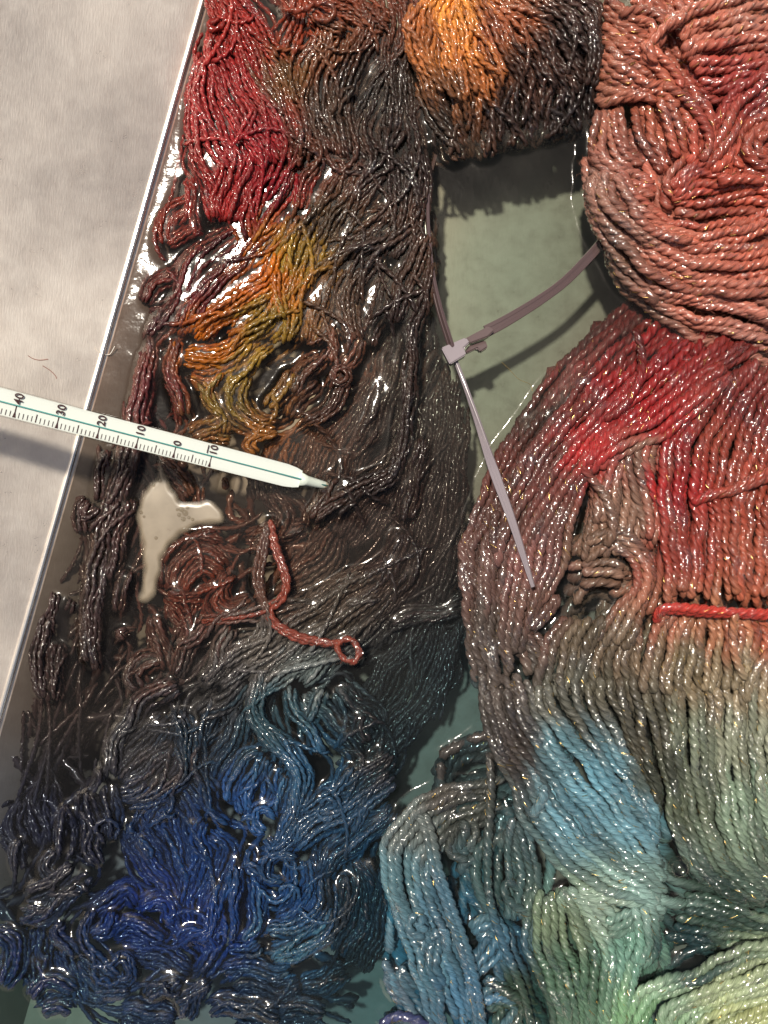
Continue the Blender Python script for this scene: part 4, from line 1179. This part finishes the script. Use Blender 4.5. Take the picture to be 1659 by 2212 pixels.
def tan_mat():
    m, n, l, p = new_mat('pale_tan')
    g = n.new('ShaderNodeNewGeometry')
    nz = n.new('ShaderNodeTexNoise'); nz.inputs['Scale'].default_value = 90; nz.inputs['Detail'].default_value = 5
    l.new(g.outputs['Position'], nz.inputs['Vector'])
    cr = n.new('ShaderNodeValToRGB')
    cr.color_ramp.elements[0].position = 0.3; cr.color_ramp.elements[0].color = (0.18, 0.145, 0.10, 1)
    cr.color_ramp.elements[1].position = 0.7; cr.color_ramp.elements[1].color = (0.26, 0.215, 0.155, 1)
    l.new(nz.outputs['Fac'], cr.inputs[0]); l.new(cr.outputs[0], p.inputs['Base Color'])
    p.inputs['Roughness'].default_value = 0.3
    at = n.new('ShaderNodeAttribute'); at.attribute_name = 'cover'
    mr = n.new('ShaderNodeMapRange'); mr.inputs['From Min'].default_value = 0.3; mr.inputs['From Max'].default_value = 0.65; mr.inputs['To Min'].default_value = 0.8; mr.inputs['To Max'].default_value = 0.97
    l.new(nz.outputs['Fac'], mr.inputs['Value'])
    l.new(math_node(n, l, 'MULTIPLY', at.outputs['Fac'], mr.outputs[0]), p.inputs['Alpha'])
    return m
tag(mesh_np('tan_film', sv_, rm_[fq_], tan_mat(), None, True, {'cover': ('FLOAT_COLOR', sc_)}), 'cloudy tan film on the water just below the thermometer', 'suds')

# bubbles
def bubble(x, y, z, r, label, group=None):
    bm = bmesh.new()
    bmesh.ops.create_uvsphere(bm, u_segments=16, v_segments=10, radius=r)
    for v in bm.verts:
        if v.co.z < 0:
            v.co.z *= 0.35
    o = bm_obj('bubble', bm, M_BUB, None, True)
    o.location = W(x, y, z)
    tag(o, label, 'bubble', group)
M_BUB = water_mat('bubble_skin', None, 0.0, bump=False, vol=False, tint=(0.86, 0.84, 0.8), ior=1.5)
bubble(1466, 1872, 7.6, 0.0034, 'large clear bubble trapped in the groove of the green strands')
for x, y, r in ((392,1100,.0008),(400,1108,.0009),(387,1112,.0006),(396,1121,.0007),(408,1118,.0005),(416,1122,.0005),(345,1038,.0006),(332,1048,.0005),(305,1107,.0005),(311,1116,.0004),(337,1162,.0005),(372,1062,.0004),(405,1097,.0005),(383,1101,.0004)):
    bubble(x, y, 1.6, r, 'tiny bubble in the tan film', 'bubbles in the suds film')

# ============================================================ thermometer
tip = Vector(W(716, 1052, -1.2)); far = Vector(W(0, 866.5, 46.0))
ax = (far - tip).normalized()
sdv = ax.cross(Vector((0, 0, 1))).normalized()      # across the stem
if sdv.y < 0:
    sdv = -sdv
upv = sdv.cross(ax)
if upv.z < 0:
    upv = -upv
RT = 0.0037
th = thing('thermometer', 'white-backed glass thermometer with teal column lying across the steel wall', 'thermometer', tip)
def tp(a, v, u):
    p = ax * a + sdv * v + upv * u
    return (p.x, p.y, p.z)
LEN = 0.205
M_ENAM = simple('white_enamel', (0.80, 0.82, 0.78), 0.35)
M_INK = simple('brown_ink', (0.055, 0.018, 0.02), 0.6)
M_TEAL = simple('teal_spirit', (0.07, 0.30, 0.28), 0.3)
M_GLASS = water_mat('thermometer_glass', None, 0.0, bump=False, vol=False, tint=(0.97, 0.99, 0.98))
def sweep(prof, name, mat, sect, parent=th, smooth=True, caps=True):
    """prof: list of (a, scale, shift); sect: list of (v,u)"""
    bm = bmesh.new()
    rows = [[bm.verts.new(tp(a, v * s + sh[0], u * s + sh[1])) for v, u in sect] for a, s, sh in prof]
    for r0, r1 in zip(rows, rows[1:]):
        for i in range(len(r0)):
            bm.faces.new((r0[i], r0[(i + 1) % len(r0)], r1[(i + 1) % len(r0)], r1[i]))
    if caps:
        bm.faces.new(rows[0]); bm.faces.new(rows[-1])
    return bm_obj(name, bm, mat, parent, smooth)
circ = [(math.cos(2 * math.pi * i / 28), math.sin(2 * math.pi * i / 28)) for i in range(28)]
z0 = (0, 0)
sweep([(0.0, 0.0011, z0), (0.0012, 0.0017, z0), (0.003, 0.0019, z0), (0.006, 0.0022, z0), (0.0085, 0.0028, z0), (0.0115, 0.0034, z0), (0.015, RT, z0), (0.06, RT, z0), (0.12, RT, z0), (LEN, RT, z0), (LEN + 0.002, RT * 0.6, z0)],
      'glass_tube', M_GLASS, circ)
half = [(1.0 * math.cos(a), (-0.62 * math.sin(a)) if a <= math.pi else 0.0) for a in [math.pi * i / 14 for i in range(15)]]
half = [(v, u) for v, u in half]
sweep([(0.0105, 0.0025, z0), (0.0125, 0.0030, z0), (0.0155, 0.00335, z0), (LEN - 0.002, 0.00335, z0)], 'scale_backing', M_ENAM, half, smooth=False)
sweep([(0.0008, 0.0006, z0), (0.002, 0.0011, z0), (0.005, 0.0013, z0), (0.0085, 0.0015, z0), (0.0105, 0.0020, z0)], 'bulb_stem', simple('frosted_glass', (0.62, 0.66, 0.6), 0.3), circ)
sweep([(0.001, 0.00028, (0, 0.0012)), (0.010, 0.0002, (0, 0.0006)), (0.020, 0.00017, (0, 0.00035)), (0.178, 0.00017, (0, 0.00035))], 'capillary', M_TEAL, circ[::4])
# marks: find where each 10 degree mark sits along the stem
def along(px):
    lo, hi = 0.0, LEN
    for _ in range(40):
        m_ = (lo + hi) / 2
        p = tip + ax * m_
        x = p.x * H / (H - p.z) / S + CX
        if x > px:
            lo = m_
        else:
            hi = m_
    return lo
a_m10, a_40 = along(457), along(36)
per = (a_40 - a_m10) / 50.0
def quad_strip(name, polys, mat, h=0.00006):
    bm = bmesh.new()
    for poly in polys:
        b0 = [bm.verts.new(tp(a, v, h)) for a, v in poly]
        b1 = [bm.verts.new(tp(a, v, h + 0.00004)) for a, v in poly]
        bm.faces.new(b1); bm.faces.new(b0)
        for i in range(len(poly)):
            k_ = (i + 1) % len(poly)
            bm.faces.new((b0[i], b0[k_], b1[k_], b1[i]))
    return bm_obj(name, bm, mat, th)
minor, major = [], []
E_ = -0.00305
for t_ in range(-10, 100):
    a = a_m10 + per * (t_ + 10)
    if a > 0.178:
        break
    w = 0.000085
    if t_ % 10 == 0:
        major.append([(a - 0.00042, E_ - 0.0001), (a + 0.00042, E_ - 0.0001), (a + 0.00014, E_ + 0.0013), (a - 0.00014, E_ + 0.0013)])
        major.append([(a - 0.00013, E_ + 0.0012), (a + 0.00013, E_ + 0.0012), (a + 0.00013, 0.0001), (a - 0.00013, 0.0001)])
    elif t_ % 5 == 0:
        minor.append([(a - 0.00013, E_), (a + 0.00013, E_), (a + 0.00013, E_ + 0.0021), (a - 0.00013, E_ + 0.0021)])
    else:
        minor.append([(a - w, E_), (a + w, E_), (a + w, E_ + 0.0014), (a - w, E_ + 0.0014)])
quad_strip('degree_marks', minor, M_INK)
quad_strip('ten_degree_marks', major, M_INK)
def numeral(txt, a, over=False):
    cu = bpy.data.curves.new('numeral', 'FONT')
    cu.body = txt
    cu.size = 0.0030
    cu.offset = 0.00005
    cu.space_character = 1.05
    tmp = bpy.data.objects.new('numeral', cu)
    COL.objects.link(tmp)
    dg = bpy.context.evaluated_depsgraph_get()
    me = bpy.data.meshes.new_from_object(tmp.evaluated_get(dg))
    bpy.data.objects.remove(tmp)
    # text x -> across the stem, text y -> along the stem (upwards to the hot end)
    for v in me.vertices:
        x, y = v.co.x, v.co.y
        v.co = Vector(tp(a + (y - 0.00104) * 1.0, 0.00035 + x * 0.92, 0.00045))
    me.materials.clear(); me.materials.append(M_INK)
    o = link(bpy.data.objects.new('numeral', me), th)
    if over:
        quad_strip('minus_bar', [[(a + 0.00155, 0.0005), (a + 0.00180, 0.0005), (a + 0.00180, 0.0028), (a + 0.00155, 0.0028)]], M_INK, 0.0004)
for t_, s_ in ((-10, '10'), (0, '0'), (10, '10'), (20, '20'), (30, '30'), (40, '40'), (50, '50'), (60, '60')):
    a = a_m10 + per * (t_ + 10)
    if a < 0.176:
        numeral(s_, a, t_ == -10)

# ============================================================ cable tie
def nylon(name, col, rough=0.28):
    m, n, l, p = new_mat(name)
    p.inputs['Base Color'].default_value = (*col, 1)
    p.inputs['Roughness'].default_value = rough
    p.inputs['Coat Weight'].default_value = 0.8
    p.inputs['Coat Roughness'].default_value = 0.1
    p.inputs['Subsurface Weight'].default_value = 0.0
    return m
M_NYL = nylon('brown_nylon', (0.085, 0.055, 0.055))
M_NYL2 = nylon('pale_sheen_nylon', (0.22, 0.19, 0.21), 0.3)  # paler than the strap: sky reflection on the head put into the colour
HEAD = (985, 762, 1.0)
tie = thing('cable_tie', 'dark plastic cable tie looped through the skeins with its tail resting on yarn', 'cable tie', W(*HEAD))
tb = Vector(tie.location)
def strap(name, pts, width, thick, roll, mat):
    P = resample(np.array(pts, float), 4.0)
    V = Wn(P)
    n = len(V)
    Tn = np.gradient(V, axis=0); Tn /= np.linalg.norm(Tn, axis=1, keepdims=True)
    sd_ = np.cross(Tn, (0, 0, 1.0)); sd_ /= np.linalg.norm(sd_, axis=1, keepdims=True)
    up = np.cross(sd_, Tn)
    f = np.linspace(0, 1, n)
    w = np.interp(f, np.linspace(0, 1, len(width)), width) * 0.5e-3
    r_ = np.radians(np.interp(f, np.linspace(0, 1, len(roll)), roll))
    a = np.cos(r_)[:, None] * sd_ + np.sin(r_)[:, None] * up
    b = -np.sin(r_)[:, None] * sd_ + np.cos(r_)[:, None] * up
    t = thick * 0.5e-3
    bv = 0.25
    sect = [(-1, -1 + bv), (-1, 1 - bv), (-0.9, 1), (-0.35, 1), (-0.3, 0.7), (0.3, 0.7), (0.35, 1), (0.9, 1), (1, 1 - bv), (1, -1 + bv), (0.9, -1), (-0.9, -1)]
    rows = np.stack([V + a * (w * x)[:, None] + b * (t * y) for x, y in sect], 1)
    k_ = len(sect)
    idx = np.arange(n * k_).reshape(n, k_)
    F = np.stack([idx[:-1], np.roll(idx[:-1], -1, 1), np.roll(idx[1:], -1, 1), idx[1:]], -1).reshape(-1, 4)
    return mesh_np(name, rows.reshape(-1, 3) - np.array(tb)[None], F, mat, tie, False)
strap('strap', [(1050,716,0.6),(1095,692,0.8),(1160,652,1.0),(1215,612,1.2),(1262,566,1.2),(1305,516,1.2),(1345,450,2.0),(1380,380,3.0)], [3.6, 2.9, 2.9, 2.9], 1.0, [-8, -12, -14, -16], M_NYL)
strap('strap', [(942,330,-2.5),(926,390,-0.2),(922,450,0.9),(925,520,1.3),(934,600,1.4),(950,670,1.4),(968,728,1.0),(975,750,0.6)], [2.6, 2.6, 2.6], 1.0, [-80, -74, -66, -62], M_NYL)
strap('tail', [(982,775,0.4),(992,800,1.0),(1010,848,2.0),(1032,912,3.6),(1056,985,5.8),(1082,1058,7.8),(1108,1130,9.4),(1132,1205,11.0),(1152,1268,12.4)], [1.3, 1.5, 2.2, 2.9, 2.5, 1.9, 1.0], 0.9, [-70, -60, -45, -24, -24, -30, -30], M_NYL2)
def slab(name, outline, z, h, mat, bev=0.00035):
    bm = bmesh.new()
    vs = [bm.verts.new(Vector(W(x, y, z)) - tb) for x, y in outline]
    f = bm.faces.new(vs)
    r_ = bmesh.ops.extrude_face_region(bm, geom=[f])
    for v in [g for g in r_['geom'] if isinstance(g, bmesh.types.BMVert)]:
        v.co.z += h * 0.001
        # the head lies tipped, its face turned up to the light
        v.co += Vector((0, 0, 0)) + Vector((0, 0, 1)) * ((v.co.x * 0.26 - v.co.y * 0.30) * 1.0)
    bmesh.ops.bevel(bm, geom=list(bm.edges), offset=bev, segments=2, affect='EDGES')
    return bm_obj(name, bm, mat, tie, False)
def zc(pts):  # from the close crop of the tie's head
    return [((1350 + x / 3.687) * 0.6636, (950 + y / 3.687) * 0.6636) for x, y in pts]
slab('head', zc([(310,690),(600,575),(645,640),(575,705),(600,790),(410,905)]), -2.2, 4.6, M_NYL2)
slab('head_arm', zc([(590,585),(870,440),(935,500),(860,575),(650,650)]), -2.2, 4.0, M_NYL)
slab('release_tab', zc([(590,735),(820,640),(735,690),(740,600),(830,600),(860,690),(775,745),(730,700),(600,765)][0:1] + [(640,660),(830,598),(862,690),(775,748),(735,700),(605,762)]), -2.4, 2.2, M_NYL)

# ============================================================ stray fibres
def fibre(name, pts, r, mat, label):
    P = Wn(resample(np.array(pts, float), 3.0))
    n = len(P)
    Tn = np.gradient(P, axis=0); Tn /= np.linalg.norm(Tn, axis=1, keepdims=True)
    sd_ = np.cross(Tn, (0, 0, 1.0)); sd_ /= np.linalg.norm(sd_, axis=1, keepdims=True)
    up = np.cross(sd_, Tn)
    a = np.arange(5) * 2 * np.pi / 5
    V = P[:, None] + r * (np.cos(a)[None, :, None] * sd_[:, None] + np.sin(a)[None, :, None] * up[:, None])
    idx = np.arange(n * 5).reshape(n, 5)
    F = np.stack([idx[:-1], np.roll(idx[:-1], -1, 1), np.roll(idx[1:], -1, 1), idx[1:]], -1).reshape(-1, 4)
    tag(mesh_np(name, V.reshape(-1, 3), F, mat, None), label, 'fibre')
def on_wall(x, y):
    """height in mm of the pan's slope seen at trace point x, y"""
    lo, hi = 0.0, 46.0
    for _ in range(30):
        z = (lo + hi) / 2
        p = W(x, y, z)
        d = (p[0] - A0[0]) * nrm[0] + (p[1] - A0[1]) * nrm[1]
        if -d / SL * 1000 > z:
            lo = z
        else:
            hi = z
    return lo
fibre('stray_fibre', [(x, y, 0.5) for x, y in zc([(1045,845),(1110,905),(1190,990),(1260,1055),(1385,1110),(1415,1190)])], 0.00006, M_GOLD, 'hair-thin gold filament floating beside the red strands')
fibre('stray_fibre', [(x, y, on_wall(x, y) + 0.35) for x, y in ((206, 750), (218, 762), (236, 766), (248, 748))], 0.00013, simple('pale_lint', (0.7, 0.66, 0.6), 0.8), 'pale bent lint fibre stuck on the steel wall')
M_DRIB = simple('dried_dye', (0.30, 0.12, 0.08), 0.7)
for q, (pts, lab) in enumerate((([(60, 768), (72, 775), (86, 778), (104, 776)], 'longer dried red dye squiggle on the steel wall'), ([(92, 790), (108, 800), (120, 812), (122, 818)], 'shorter dried red dye squiggle on the steel wall'))):
    fibre('dye_dribble', [(x, y, on_wall(x, y) + 0.02) for x, y in pts], 0.00011, M_DRIB, lab)
